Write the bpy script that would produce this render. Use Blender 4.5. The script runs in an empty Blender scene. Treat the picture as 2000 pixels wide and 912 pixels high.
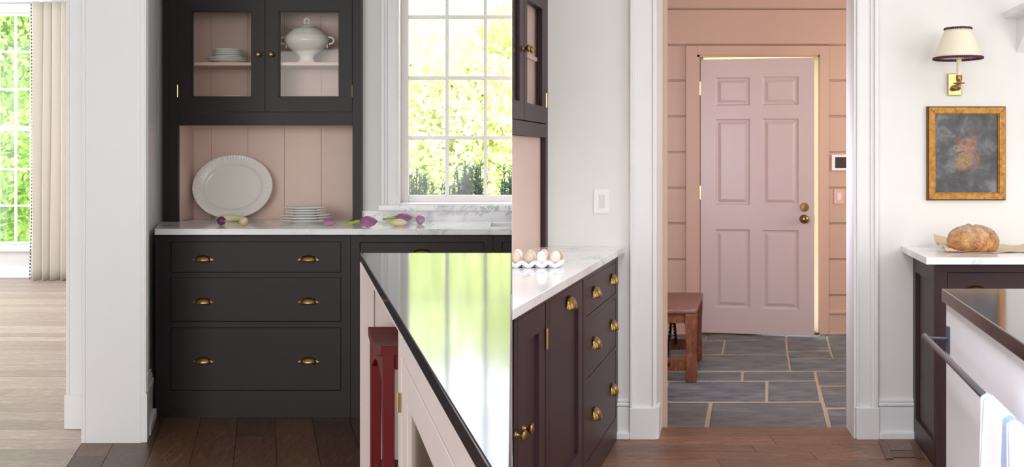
import bpy, math, random
from mathutils import Vector, Matrix
random.seed(7)
scene = bpy.context.scene
COL = scene.collection
PI = math.pi

# ------------------------------------------------------------------ camera
F, H, CY = 2000.0, 1.29, 312.0          # focal length in pixels, eye height, horizon row
cam = bpy.data.cameras.new('camera'); cam_o = bpy.data.objects.new('camera', cam); COL.objects.link(cam_o)
cam.sensor_width = 36.0; cam.lens = 36.0 * F / 2000.0; cam.shift_y = -(456 - CY) / 2000.0
cam.clip_start = 0.05; cam.clip_end = 200
cam_o.location = (0, 0, H); cam_o.rotation_euler = (PI / 2, 0, 0)
scene.camera = cam_o

# ------------------------------------------------------------------ world, sun, daylight, added island fill, exposure
world = bpy.data.worlds.new('world'); scene.world = world; world.use_nodes = True
bgn = world.node_tree.nodes['Background']
bgn.inputs[0].default_value = (0.86, 0.93, 1.0, 1); bgn.inputs[1].default_value = 4.3
sun = bpy.data.lights.new('sun', 'SUN'); sun.energy = 4.5; sun.angle = math.radians(3); sun.color = (1.0, 0.93, 0.78)
sun_o = bpy.data.objects.new('sun', sun); COL.objects.link(sun_o)
sun_o.rotation_euler = Vector((-0.75, 0.35, -0.95)).to_track_quat('-Z', 'Y').to_euler()

def area(name, loc, direction, sx, sy, power, col=(1, 1, 1), spread=180):
    l = bpy.data.lights.new(name, 'AREA'); l.shape = 'RECTANGLE'; l.size = sx; l.size_y = sy
    l.energy = power; l.color = col; l.spread = math.radians(spread)
    o = bpy.data.objects.new(name, l); COL.objects.link(o); o.location = loc
    o.rotation_euler = Vector(direction).to_track_quat('-Z', 'Z').to_euler()
    return o
area('daylight_rear_left', (-2.4, -2.7, 1.7), (0.05, 1, -0.05), 3.6, 2.2, 182, (1.0, 0.98, 0.96))
area('daylight_rear_right', (1.9, -2.7, 1.8), (0.0, 1, -0.05), 2.6, 2.2, 86, (0.97, 0.985, 1.0))
area('daylight_side_right', (3.3, 2.6, 1.7), (-1, 0.25, -0.1), 2.4, 1.8, 27, (1.0, 0.97, 0.93))
area('island_fill_right', (0.45, 1.9, 3.05), (0.28, 0.12, -1), 0.8, 1.6, 60, (0.92, 0.93, 1.0), 110)  # added overhead fill lamp that brightens the right island's left face
area('daylight_dining', (-7.8, 7.5, 1.7), (1, 0, -0.12), 5.0, 2.4, 370, (0.93, 0.96, 1.0))
area('daylight_mudroom_cool', (0.82, 5.35, 1.45), (1, 1.0, -0.08), 0.7, 1.3, 34, (0.80, 0.82, 1.0))
area('daylight_mudroom_warm', (3.55, 6.5, 1.6), (-1, 0.35, -0.05), 1.0, 1.4, 21, (1.0, 0.84, 0.68))

vs = scene.view_settings
vs.view_transform = 'Standard'; vs.look = 'None'; vs.gamma = 1.0; vs.use_curve_mapping = False
vs.exposure = 0.0
scene.cycles.max_bounces = 10; scene.cycles.diffuse_bounces = 5; scene.cycles.transparent_max_bounces = 24
scene.cycles.sample_clamp_indirect = 8.0

# ------------------------------------------------------------------ helpers
def S(c):                                  # sRGB 0..255 -> linear rgba
    def f(v):
        v /= 255.0
        return v / 12.92 if v <= 0.04045 else ((v + 0.055) / 1.055) ** 2.4
    return (f(c[0]), f(c[1]), f(c[2]), 1.0)

def P(px, py, s):                          # a point of the photograph at scale s (pixels per metre)
    return Vector(((px - 1000.0) / s, F / s, H - (py - CY) / s))
def PX(px, s): return (px - 1000.0) / s
def PZ(py, s): return H - (py - CY) / s
def FL(px, py, z=0.0):                     # a point on the floor (height z)
    s = (py - CY) / (H - z)
    return Vector(((px - 1000.0) / s, F / s, z))

class MB:
    def __init__(self, T=None):
        self.v = []; self.f = []; self.T = T
    def add(self, vs_, fs):
        n = len(self.v)
        for p in vs_:
            p = Vector(p)
            self.v.append(self.T(p) if self.T else p)
        for q in fs: self.f.append(tuple(i + n for i in q))
        return self
    def box(self, x0, x1, y0, y1, z0, z1):
        return self.add([(x0,y0,z0),(x1,y0,z0),(x1,y1,z0),(x0,y1,z0),(x0,y0,z1),(x1,y0,z1),(x1,y1,z1),(x0,y1,z1)],
            [(0,3,2,1),(4,5,6,7),(0,1,5,4),(1,2,6,5),(2,3,7,6),(3,0,4,7)])
    def prism(self, poly, z0, z1):
        n = len(poly)
        ar = sum(poly[i][0]*poly[(i+1)%n][1]-poly[(i+1)%n][0]*poly[i][1] for i in range(n))
        if ar < 0: poly = poly[::-1]
        return self.add([(p[0],p[1],z0) for p in poly]+[(p[0],p[1],z1) for p in poly],
            [tuple(range(n-1,-1,-1)), tuple(range(n,2*n))]+[(i,(i+1)%n,n+(i+1)%n,n+i) for i in range(n)])
    def frustum(self, x0,x1,z0,z1, y0, y1, ins):     # raised field: base at y0, top at y1 (towards -y), inset ins
        return self.add([(x0,y0,z0),(x1,y0,z0),(x1,y0,z1),(x0,y0,z1),
                         (x0+ins,y1,z0+ins),(x1-ins,y1,z0+ins),(x1-ins,y1,z1-ins),(x0+ins,y1,z1-ins)],
            [(4,5,6,7),(0,1,5,4),(1,2,6,5),(2,3,7,6),(3,0,4,7),(3,2,1,0)])
    def lathe(self, prof, c=(0,0,0), n=32, sx=1, sy=1, axis='Z'):
        pts = []; fs = []
        m = len(prof)
        for (r, z) in prof:
            for k in range(n):
                a = 2*PI*k/n
                p = (r*math.cos(a)*sx, r*math.sin(a)*sy, z)
                if axis == 'Y': p = (p[0], -p[2], p[1])     # axis points to -y
                if axis == 'X': p = (p[2], p[0], p[1])
                pts.append((p[0]+c[0], p[1]+c[1], p[2]+c[2]))
        for i in range(m-1):
            for k in range(n):
                fs.append((i*n+k, i*n+(k+1)%n, (i+1)*n+(k+1)%n, (i+1)*n+k))
        fs.append(tuple(range(n-1,-1,-1))); fs.append(tuple((m-1)*n+k for k in range(n)))
        return self.add(pts, fs)
    def tube(self, path, r, n=10, r2=None, closed=False):
        path = [Vector(p) for p in path]; m = len(path); pts = []; fs = []
        prev = None
        for i, p in enumerate(path):
            if closed: d = path[(i+1)%m]-path[i-1]
            else: d = path[min(i+1,m-1)]-path[max(i-1,0)]
            d.normalize()
            u = prev if prev else (Vector((0,0,1)) if abs(d.z) < .9 else Vector((1,0,0)))
            u = (u - d*u.dot(d)).normalized(); prev = u; w = d.cross(u)
            rr = r if r2 is None else r+(r2-r)*i/(m-1)
            if isinstance(r, (list, tuple)): rr = r[i]
            for k in range(n):
                a = 2*PI*k/n
                pts.append(p+u*math.cos(a)*rr+w*math.sin(a)*rr)
        for i in range(m if closed else m-1):
            j = (i+1)%m
            for k in range(n):
                fs.append((i*n+k, i*n+(k+1)%n, j*n+(k+1)%n, j*n+k))
        if not closed:
            fs.append(tuple(range(n-1,-1,-1))); fs.append(tuple((m-1)*n+k for k in range(n)))
        return self.add(pts, fs)
    def ball(self, c, rx, ry, rz, nu=20, nv=12, fn=None):
        pts = []; fs = []
        for j in range(nv+1):
            t = PI*j/nv
            for i in range(nu):
                a = 2*PI*i/nu
                d = Vector((math.sin(t)*math.cos(a), math.sin(t)*math.sin(a), math.cos(t)))
                k = fn(d) if fn else 1.0
                pts.append((c[0]+rx*d.x*k, c[1]+ry*d.y*k, c[2]+rz*d.z*k))
        for j in range(nv):
            for i in range(nu):
                fs.append((j*nu+i, (j+1)*nu+i, (j+1)*nu+(i+1)%nu, j*nu+(i+1)%nu))
        return self.add(pts, fs)
    def grid(self, nu, nv, fn, close_u=False):
        pts = [fn(i/(nu if close_u else nu-1), j/(nv-1)) for j in range(nv) for i in range(nu)]
        fs = []
        for j in range(nv-1):
            for i in range(nu if close_u else nu-1):
                fs.append((j*nu+i, j*nu+(i+1)%nu, (j+1)*nu+(i+1)%nu, (j+1)*nu+i))
        return self.add(pts, fs)

WORLD_AT = {}
def tag(o, label=None, cat=None, group=None, kind=None):
    if label: o['label'] = label
    if cat: o['category'] = cat
    if group: o['group'] = group
    if kind: o['kind'] = kind
    return o
def empty(name, loc, label=None, cat=None, group=None, kind=None):
    o = bpy.data.objects.new(name, None); COL.objects.link(o); o.location = loc
    o.empty_display_size = 0.1
    WORLD_AT[o.name] = Vector(loc)
    return tag(o, label, cat, group, kind)
def obj(name, mb, mat, parent=None, bevel=0.0, smooth=False, label=None, cat=None, group=None, kind=None, at=None, solid=0.0, sub=0, seg=2):
    if parent is not None: off = WORLD_AT[parent.name]
    elif at is not None: off = Vector(at)
    else:
        xs = [p.x for p in mb.v]; ys = [p.y for p in mb.v]; zs = [p.z for p in mb.v]
        off = Vector(((min(xs)+max(xs))/2, (min(ys)+max(ys))/2, min(zs)))
    me = bpy.data.meshes.new(name)
    me.from_pydata([tuple(p-off) for p in mb.v], [], mb.f); me.update()
    if smooth:
        for p in me.polygons: p.use_smooth = True
    me.materials.append(mat)
    o = bpy.data.objects.new(name, me); COL.objects.link(o)
    if parent is not None:
        o.parent = parent
    else: o.location = off
    WORLD_AT[o.name] = off.copy()
    if solid:
        m = o.modifiers.new('solid', 'SOLIDIFY'); m.thickness = solid; m.offset = 0
    if bevel:
        m = o.modifiers.new('bevel', 'BEVEL'); m.width = bevel; m.segments = seg; m.limit_method = 'ANGLE'; m.angle_limit = math.radians(40)
    if sub:
        m = o.modifiers.new('sub', 'SUBSURF'); m.levels = sub; m.render_levels = sub
    return tag(o, label, cat, group, kind)
def copy_tree(o, parent=None, loc=None, label=None):
    c = o.copy(); COL.objects.link(c); c.parent = parent
    if loc is not None: c.location = loc
    if label: c['label'] = label
    for ch in list(o.children): copy_tree(ch, c)
    return c
def struct(name, mb, mat, **k):
    return obj(name, mb, mat, kind='structure', **k)

# frame on a vertical plane: x = along, y = depth behind the face (negative = proud), z = up
def frame(ox, oy, dx, dy):
    d = Vector((dx, dy)).normalized(); n = Vector((-d.y, d.x))     # n points behind the face
    return lambda p: Vector((ox + d.x*p.x + n.x*p.y, oy + d.y*p.x + n.y*p.y, p.z))

# ------------------------------------------------------------------ materials
def mat(name, col, rough=0.5, metal=0.0, spec=0.5, coat=0.0, sheen=0.0):
    m = bpy.data.materials.new(name); m.use_nodes = True
    b = m.node_tree.nodes['Principled BSDF']
    b.inputs['Base Color'].default_value = col; b.inputs['Roughness'].default_value = rough
    b.inputs['Metallic'].default_value = metal; b.inputs['Specular IOR Level'].default_value = spec
    b.inputs['Coat Weight'].default_value = coat; b.inputs['Sheen Weight'].default_value = sheen
    return m
class NT:
    def __init__(self, m):
        self.t = m.node_tree; self.b = self.t.nodes['Principled BSDF']
    def n(self, typ, **k):
        x = self.t.nodes.new(typ)
        for a, v in k.items(): setattr(x, a, v)
        return x
    def l(self, a, b): self.t.links.new(a, b)
    def coord(self, scale=(1,1,1), kind='Object', rot=(0,0,0), loc=(0,0,0)):
        c = self.n('ShaderNodeTexCoord'); mp = self.n('ShaderNodeMapping')
        mp.inputs['Scale'].default_value = scale; mp.inputs['Rotation'].default_value = rot; mp.inputs['Location'].default_value = loc
        self.l(c.outputs[kind], mp.inputs[0]); return mp.outputs[0]
    def noise(self, vec, scale, detail=4, rough=0.55, dist=0.0):
        x = self.n('ShaderNodeTexNoise'); self.l(vec, x.inputs['Vector'])
        x.inputs['Scale'].default_value = scale; x.inputs['Detail'].default_value = detail
        x.inputs['Roughness'].default_value = rough; x.inputs['Distortion'].default_value = dist
        return x.outputs['Fac']
    def ramp(self, fac, stops):
        r = self.n('ShaderNodeValToRGB'); e = r.color_ramp.elements
        while len(e) < len(stops): e.new(0.5)
        for q, (p, c) in zip(e, stops): q.position = p; q.color = c
        self.l(fac, r.inputs[0]); return r.outputs[0]
    def mix(self, fac, a, b, typ='MIX'):
        x = self.n('ShaderNodeMix'); x.data_type = 'RGBA'; x.blend_type = typ
        for s, v in ((0, fac), (6, a), (7, b)):
            if isinstance(v, (int, float, tuple)): x.inputs[s].default_value = v
            else: self.l(v, x.inputs[s])
        return x.outputs[2]
    def math(self, op, a, b=0.0, c=None):
        x = self.n('ShaderNodeMath'); x.operation = op
        for s, v in ((0, a), (1, b), (2, c)):
            if v is None: continue
            if isinstance(v, (int, float)): x.inputs[s].default_value = v
            else: self.l(v, x.inputs[s])
        return x.outputs[0]
    def bump(self, h, strength=0.2, dist=0.01):
        x = self.n('ShaderNodeBump'); x.inputs['Strength'].default_value = strength; x.inputs['Distance'].default_value = dist
        self.l(h, x.inputs['Height']); self.l(x.outputs[0], self.b.inputs['Normal'])
    def color(self, c): self.l(c, self.b.inputs['Base Color'])

def paint(name, rgb, rough=0.42, var=0.008, scale=9, stretch=(1,1,1), bump=0.02, spec=0.5):
    c = S(rgb); m = mat(name, c, rough, spec=spec); t = NT(m)
    v = t.coord(stretch); f = t.noise(v, scale, 3)
    lo = tuple(x*(1-var) for x in c[:3])+(1,); hi = tuple(min(1, x*(1+var)) for x in c[:3])+(1,)
    t.color(t.ramp(f, [(0.3, lo), (0.7, hi)]))
    if bump: t.bump(t.noise(t.coord(stretch), scale*14, 2), bump, 0.002)
    return m
M = {}
M['white'] = paint('white_trim_paint', (237, 237, 238), 0.38)
M['wall'] = paint('white_wall_paint', (236, 235, 232), 0.6)
M['ceil'] = paint('ceiling_paint', (240, 240, 240), 0.7)
M['dark'] = paint('aubergine_cabinet_paint', (43, 36, 38), 0.45, 0.05, 14, (1, 1, 9), 0.03, 0.28)
M['plum'] = paint('plum_cabinet_paint', (60, 40, 45), 0.42, 0.05, 14, (1, 1, 9), 0.03, 0.3)
M['niche'] = paint('dusty_pink_paint', (228, 200, 187), 0.45, 0.02)
M['mudpink'] = paint('rose_pink_paint', (202, 170, 151), 0.42, 0.01)
M['mauve'] = paint('rose_pink_door_paint', (208, 188, 184), 0.38, 0.01)
M['islandpink'] = paint('pale_pink_paint', (228, 212, 206), 0.4, 0.02)
M['islandwhite'] = paint('island_white_paint', (240, 239, 244), 0.4, 0.01)
M['red'] = paint('oxblood_stool_paint', (104, 12, 16), 0.42, 0.05, spec=0.22)
M['plastic'] = mat('white_plastic', S((244, 243, 242)), 0.35)
M['button'] = mat('pale_button_plastic', S((226, 226, 224)), 0.4)
M['pinkplastic'] = mat('pink_switch_plate', S((226, 184, 168)), 0.4)
M['screen'] = mat('dark_screen_glass', S((74, 62, 62)), 0.15)
M['brass'] = mat('aged_brass', S((152, 124, 74)), 0.28, 1.0)
M['brasspol'] = mat('polished_brass', S((200, 170, 112)), 0.2, 1.0)
M['brassdk'] = mat('dark_brass', S((120, 88, 46)), 0.4, 1.0)
M['iron'] = mat('wrought_iron', S((52, 46, 44)), 0.5, 0.7)
M['steel'] = mat('grey_steel_rail', S((120, 118, 126)), 0.35, 0.85)
M['china'] = mat('white_china', S((240, 239, 236)), 0.14, coat=0.3)
M['cream_china'] = mat('cream_ironstone', S((244, 240, 234)), 0.10, coat=0.4)
M['carton'] = mat('white_porcelain_tray', S((247, 247, 249)), 0.3)
M['grout'] = paint('sandy_grout', (178, 160, 138), 0.9, 0.1, 40)
M['undersoil'] = paint('dark_gap', (30, 22, 18), 0.9)

def marble_mat():
    m = mat('white_veined_marble', S((242, 242, 243)), 0.13, coat=0.15); t = NT(m)
    v = t.coord((1, 1.3, 1)); w = t.noise(v, 2.2, 6, 0.6, 0.4)
    mp = t.n('ShaderNodeVectorMath'); mp.operation = 'MULTIPLY_ADD'
    cb = t.n('ShaderNodeCombineXYZ'); t.l(w, cb.inputs[0]); t.l(w, cb.inputs[1]); t.l(w, cb.inputs[2])
    t.l(cb.outputs[0], mp.inputs[0]); mp.inputs[1].default_value = (1.3, 0.9, 0.9); t.l(v, mp.inputs[2])
    n1 = t.noise(mp.outputs[0], 3.4, 5, 0.6)
    d = t.math('ABSOLUTE', t.math('SUBTRACT', n1, 0.5))
    vein = t.ramp(d, [(0.0, S((168, 170, 177))), (0.012, S((206, 208, 213))), (0.04, S((248, 248, 249)))])
    cl = t.noise(v, 1.6, 3); cloud = t.ramp(cl, [(0.3, S((238, 239, 241))), (0.55, S((253, 253, 253)))])
    mk = t.ramp(t.noise(v, 2.6, 2), [(0.42, (0.08, 0.08, 0.08, 1)), (0.62, (1, 1, 1, 1))])
    t.color(t.mix(1.0, t.mix(mk, S((250, 250, 251)), vein), cloud, 'MULTIPLY')); return m
M['marble'] = marble_mat()
def stone_top(name, rgb, rough):
    m = mat(name, S(rgb), rough, spec=0.6); t = NT(m); v = t.coord()
    f = t.noise(v, 6, 6, 0.65); c = S(rgb)
    t.color(t.ramp(f, [(0.3, tuple(x*0.7 for x in c[:3])+(1,)), (0.75, tuple(x*1.6 for x in c[:3])+(1,))]))
    return m
M['soapstone'] = stone_top('black_soapstone', (46, 44, 48), 0.10); M['soapstone'].node_tree.nodes['Principled BSDF'].inputs['IOR'].default_value = 2.0
def wood(name, dark, mid, light, stretch, rough=0.4, rnd=0.35, scale=7):
    m = mat(name, S(mid), rough); t = NT(m)
    oi = t.n('ShaderNodeObjectInfo')
    v = t.coord(stretch); off = t.n('ShaderNodeVectorMath'); off.operation = 'ADD'
    cb = t.n('ShaderNodeCombineXYZ'); r10 = t.math('MULTIPLY', oi.outputs['Random'], 37.0)
    for i in range(3): t.l(r10, cb.inputs[i])
    t.l(v, off.inputs[0]); t.l(cb.outputs[0], off.inputs[1])
    n1 = t.noise(off.outputs[0], scale, 5, 0.6, 0.9)
    rings = t.math('SINE', t.math('MULTIPLY', n1, 34.0)); rings = t.math('MULTIPLY_ADD', rings, 0.16, n1)
    c = t.ramp(rings, [(0.25, S(dark)), (0.5, S(mid)), (0.8, S(light))])
    val = t.n('ShaderNodeHueSaturation'); t.l(c, val.inputs['Color'])
    t.l(t.math('MULTIPLY_ADD', oi.outputs['Random'], rnd, 1.0-rnd/2), val.inputs['Value'])
    t.color(val.outputs[0]); t.bump(n1, 0.12, 0.003); return m
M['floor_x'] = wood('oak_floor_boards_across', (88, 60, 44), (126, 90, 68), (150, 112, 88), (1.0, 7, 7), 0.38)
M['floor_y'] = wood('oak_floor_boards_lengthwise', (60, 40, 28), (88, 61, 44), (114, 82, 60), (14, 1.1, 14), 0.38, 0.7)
M['floor_din'] = wood('pale_oak_floor_boards', (152, 134, 126), (178, 160, 150), (196, 180, 170), (1.0, 7, 7), 0.42)
M['bench'] = wood('walnut_bench_wood', (92, 48, 28), (118, 66, 38), (138, 82, 50), (6, 6, 1.2), 0.4, 0.1, 9)
M['benchtop'] = wood('worn_bench_top_wood', (100, 66, 54), (124, 84, 68), (144, 104, 88), (1.2, 8, 8), 0.5, 0.1, 9)
def slate():
    m = mat('blue_grey_flagstone', S((112, 112, 118)), 0.55); t = NT(m); oi = t.n('ShaderNodeObjectInfo')
    v = t.coord((1, 2.2, 1), rot=(0, 0, 0.5)); n1 = t.noise(v, 5, 7, 0.62, 0.6)
    c = t.ramp(n1, [(0.3, S((76, 84, 92))), (0.5, S((112, 118, 124))), (0.75, S((150, 150, 148)))])
    warm = t.mix(t.math('MULTIPLY', oi.outputs['Random'], 0.5), c, S((118, 116, 110)))
    t.color(warm); t.bump(t.noise(v, 7, 8, 0.7, 1.0), 0.9, 0.03); return m
M['slate'] = slate()
def glass_mat(name, tint=(1, 1, 1, 1), refl=0.08):
    m = bpy.data.materials.new(name); m.use_nodes = True; t = m.node_tree; t.nodes.clear()
    o = t.nodes.new('ShaderNodeOutputMaterial'); mx = t.nodes.new('ShaderNodeMixShader')
    a = t.nodes.new('ShaderNodeBsdfTransparent'); g = t.nodes.new('ShaderNodeBsdfGlossy')
    a.inputs[0].default_value = tint; g.inputs['Roughness'].default_value = 0.02; mx.inputs[0].default_value = refl
    t.links.new(a.outputs[0], mx.inputs[1]); t.links.new(g.outputs[0], mx.inputs[2]); t.links.new(mx.outputs[0], o.inputs[0])
    return m
M['glass'] = glass_mat('clear_window_glass', refl=0.012)
M['cabglass'] = glass_mat('cabinet_glass', (0.96, 0.96, 0.95, 1), 0.014)
def leaf(name, rgb, trans=0.4, rough=0.5):
    m = mat(name, S(rgb), rough); t = NT(m); oi = t.n('ShaderNodeNewGeometry')
    c = S(rgb); hs = t.n('ShaderNodeHueSaturation'); hs.inputs['Color'].default_value = c
    t.l(t.math('MULTIPLY_ADD', oi.outputs['Random Per Island'], 0.4, 0.8), hs.inputs['Value'])
    t.color(hs.outputs[0])
    tr = t.n('ShaderNodeBsdfTranslucent'); t.l(hs.outputs[0], tr.inputs[0])
    mx = t.n('ShaderNodeMixShader'); mx.inputs[0].default_value = trans
    out = [x for x in t.t.nodes if x.type == 'OUTPUT_MATERIAL'][0]
    t.l(t.b.outputs[0], mx.inputs[1]); t.l(tr.outputs[0], mx.inputs[2]); t.l(mx.outputs[0], out.inputs[0])
    return m
M['leaf'] = leaf('sunlit_leaves', (233, 238, 196), 0.6)
M['leaf2'] = leaf('fresh_green_leaves', (216, 231, 168), 0.6)
M['leaf3'] = leaf('mid_green_leaves', (176, 200, 132), 0.5)
M['yew'] = leaf('blue_green_needles', (84, 112, 100), 0.3)
M['bark'] = paint('bark', (96, 84, 70), 0.9, 0.2, 20)
M['lawn'] = paint('lawn_grass', (176, 196, 110), 0.9, 0.2, 5)
M['paving'] = paint('pale_outdoor_paving', (226, 214, 194), 0.9, 0.05)
M['veg_purple'] = None
def veg(name, a, b, z0, z1, axis=0):
    m = mat(name, S(a), 0.35); t = NT(m); c = t.coord()
    sp = t.n('ShaderNodeSeparateXYZ'); t.l(c, sp.inputs[0])
    n = t.noise(c, 40, 3); f = t.math('MULTIPLY_ADD', n, 0.012, sp.outputs[axis])
    mr = t.n('ShaderNodeMapRange'); mr.inputs[1].default_value = z0; mr.inputs[2].default_value = z1; t.l(f, mr.inputs[0])
    t.color(t.ramp(mr.outputs[0], [(0.0, S(a)), (1.0, S(b))])); return m
M['turnip_purple'] = veg('purple_turnip_skin', (222, 184, 206), (160, 98, 146), 0.0, 0.03, 2)
M['turnip_pale'] = veg('pale_mauve_turnip_skin', (226, 196, 214), (186, 136, 182), 0.0, 0.034, 2)
M['turnip_dark'] = veg('dark_purple_turnip_skin', (130, 72, 108), (98, 42, 80), 0.0, 0.03, 2)
M['radish_white'] = veg('white_radish_skin', (238, 226, 196), (214, 216, 150), 0.0, 0.06, 0)
M['radish_tan'] = veg('tan_turnip_skin', (222, 196, 150), (236, 214, 176), 0.0, 0.04, 2)
M['greens'] = mat('turnip_greens', S((172, 196, 84)), 0.5)
M['root'] = mat('fine_root', S((214, 196, 172)), 0.6)
def egg(name, rgb): return mat(name, S(rgb), 0.42)
EGG = [egg('white_eggshell', (246, 243, 238)), egg('peach_eggshell', (236, 204, 182)), egg('tan_eggshell', (214, 194, 172)),
       egg('brown_eggshell', (206, 150, 116)), egg('pinkish_eggshell', (240, 222, 212))]
def bread_mat():
    m = mat('floured_crust', S((168, 104, 52)), 0.75); t = NT(m); c = t.coord()
    n = t.noise(c, 22, 8, 0.7); base = t.ramp(n, [(0.32, S((116, 66, 32))), (0.5, S((176, 116, 64))), (0.68, S((218, 168, 108)))])
    sp_ = t.ramp(t.noise(c, 170, 3, 0.7), [(0.5, (0, 0, 0, 1)), (0.64, (0.55, 0.55, 0.55, 1))])
    base = t.mix(sp_, base, S((226, 196, 150)))
    g = t.n('ShaderNodeSeparateXYZ'); t.l(c, g.inputs[0])
    hgt = t.ramp(g.outputs[2], [(0.045, (0, 0, 0, 1)), (0.10, (1, 1, 1, 1))])
    fl = t.math('MULTIPLY', hgt, t.ramp(t.noise(c, 34, 6, 0.75), [(0.44, (0.05, 0.05, 0.05, 1)), (0.6, (0.85, 0.85, 0.85, 1))]))
    t.color(t.mix(fl, base, S((218, 204, 188)))); t.bump(t.noise(c, 110, 5, 0.7), 0.7, 0.005); return m
M['bread'] = bread_mat()
M['parchment'] = mat('tan_parchment_paper', S((222, 200, 168)), 0.55)
M['shade'] = mat('cream_lamp_shade', S((246, 238, 216)), 0.7)
M['candle'] = mat('ivory_candle_sleeve', S((240, 230, 204)), 0.5)
M['cord_navy'] = mat('navy_cord', S((54, 42, 78)), 0.7); M['cord_red'] = mat('plum_cord', S((112, 46, 60)), 0.7)
def gilt():
    m = mat('old_gilt', S((176, 126, 58)), 0.45, 0.5); t = NT(m); c = t.coord()
    n = t.noise(c, 45, 6, 0.7); t.color(t.ramp(n, [(0.3, S((132, 84, 38))), (0.55, S((182, 132, 62))), (0.8, S((208, 166, 94)))])); return m
M['gilt'] = gilt()
M['giltdk'] = mat('dark_gilt_edge', S((108, 76, 34)), 0.5, 0.4)
def linen(name, rgb, scale=220):
    m = mat(name, S(rgb), 0.85, sheen=0.2); t = NT(m); c = t.coord()
    w = t.noise(c, scale, 2); t.bump(w, 0.15, 0.002); return m
M['curtain'] = linen('cream_linen', (222, 216, 206))
M['trimbead'] = mat('dark_bead_trim', S((84, 76, 78)), 0.7)
def canvas_mat(w, h):
    m = mat('dark_painted_canvas', S((70, 70, 74)), 0.4); t = NT(m); c = t.coord()
    n = t.noise(c, 12, 8, 0.62, 0.5)
    bg = t.ramp(n, [(0.3, S((48, 47, 50))), (0.52, S((80, 80, 84))), (0.72, S((132, 132, 136)))])
    nd = t.noise(c, 26, 4)
    cb = t.n('ShaderNodeCombineXYZ'); t.l(nd, cb.inputs[0]); t.l(nd, cb.inputs[2])
    ad = t.n('ShaderNodeVectorMath'); ad.operation = 'MULTIPLY_ADD'; t.l(cb.outputs[0], ad.inputs[0]); ad.inputs[1].default_value = (0.03, 0, 0.03); t.l(c, ad.inputs[2])
    nf = t.noise(c, 90, 4, 0.7)
    col = bg
    def blot(cx, cz, rx, rz, ca, cb_, amt, col, rot=0.0):
        mp = t.n('ShaderNodeMapping'); mp.vector_type = 'TEXTURE'; mp.inputs['Location'].default_value = (cx+0.015, 0, cz+0.015)
        mp.inputs['Rotation'].default_value = (0, rot, 0); mp.inputs['Scale'].default_value = (rx, 1, rz); t.l(ad.outputs[0], mp.inputs[0])
        ln = t.n('ShaderNodeVectorMath'); ln.operation = 'LENGTH'; t.l(mp.outputs[0], ln.inputs[0])
        k = t.ramp(ln.outputs['Value'], [(0.55, (amt,)*3+(1,)), (1.0, (0, 0, 0, 1))])
        return t.mix(k, col, t.ramp(nf, [(0.3, S(ca)), (0.7, S(cb_))]))
    col = blot(0.030, 0.160, 0.040, 0.062, (104, 76, 68), (156, 122, 112), 0.75, col, -0.1)
    col = blot(-0.010, 0.148, 0.046, 0.056, (118, 86, 56), (180, 146, 104), 0.95, col, 0.45)
    col = blot(0.006, 0.215, 0.052, 0.046, (128, 86, 70), (180, 138, 120), 0.9, col)
    col = blot(0.032, 0.242, 0.026, 0.026, (118, 74, 62), (160, 112, 98), 0.7, col)
    col = blot(-0.036, 0.246, 0.018, 0.020, (118, 74, 62), (152, 106, 90), 0.55, col)
    col = blot(-0.038, 0.200, 0.026, 0.020, (140, 108, 86), (188, 152, 132), 0.8, col, 0.5)
    col = blot(-0.026, 0.188, 0.022, 0.0045, (60, 46, 44), (86, 64, 58), 0.8, col, -0.3)
    col = blot(-0.046, 0.205, 0.007, 0.007, (52, 40, 40), (80, 60, 58), 0.8, col)
    col = blot(-0.006, 0.232, 0.014, 0.014, (84, 60, 56), (124, 92, 84), 0.6, col)
    t.color(col); t.bump(n, 0.5, 0.01); return m

# ------------------------------------------------------------------ THE SETTING
CEIL = 3.1
# --- divider between the two rooms
DIV = 0.0003
struct('wall_divider', MB().box(-DIV, DIV, 2.62, 5.73, 0, CEIL), M['wall'], label='thin white partition between the two kitchen views')
# --- ceilings
struct('ceiling', MB().box(-8, 4, -3, 5.75, CEIL, CEIL+0.1), M['ceil'])
struct('ceiling', MB().prism([(-8, 5.75), (-2.0, 5.75), (-4.3, 11.3), (-8, 11.3)], CEIL, CEIL+0.1), M['ceil'])
struct('ceiling', MB().box(0.7, 4, 5.75, 7.7, CEIL, CEIL+0.1), M['ceil'])
# --- rear and side walls (behind the camera)
struct('wall_rear', MB().box(-8, 4, -3.1, -3.0, 0, CEIL), M['wall'])
struct('wall_right', MB().box(3.9, 4.0, -3, 7.7, 0, CEIL), M['wall'])
struct('wall_left', MB().box(-8.1, -8.0, -3, 11.3, 0, CEIL), M['wall'])
# --- dining side: right-hand wall of the dining room, hidden behind the column
struct('wall_dining_right', MB().prism([(-2.12, 5.0), (-1.99, 5.0), (-4.35, 11.2), (-4.6, 11.2)], 0, CEIL), M['wall'])

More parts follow.
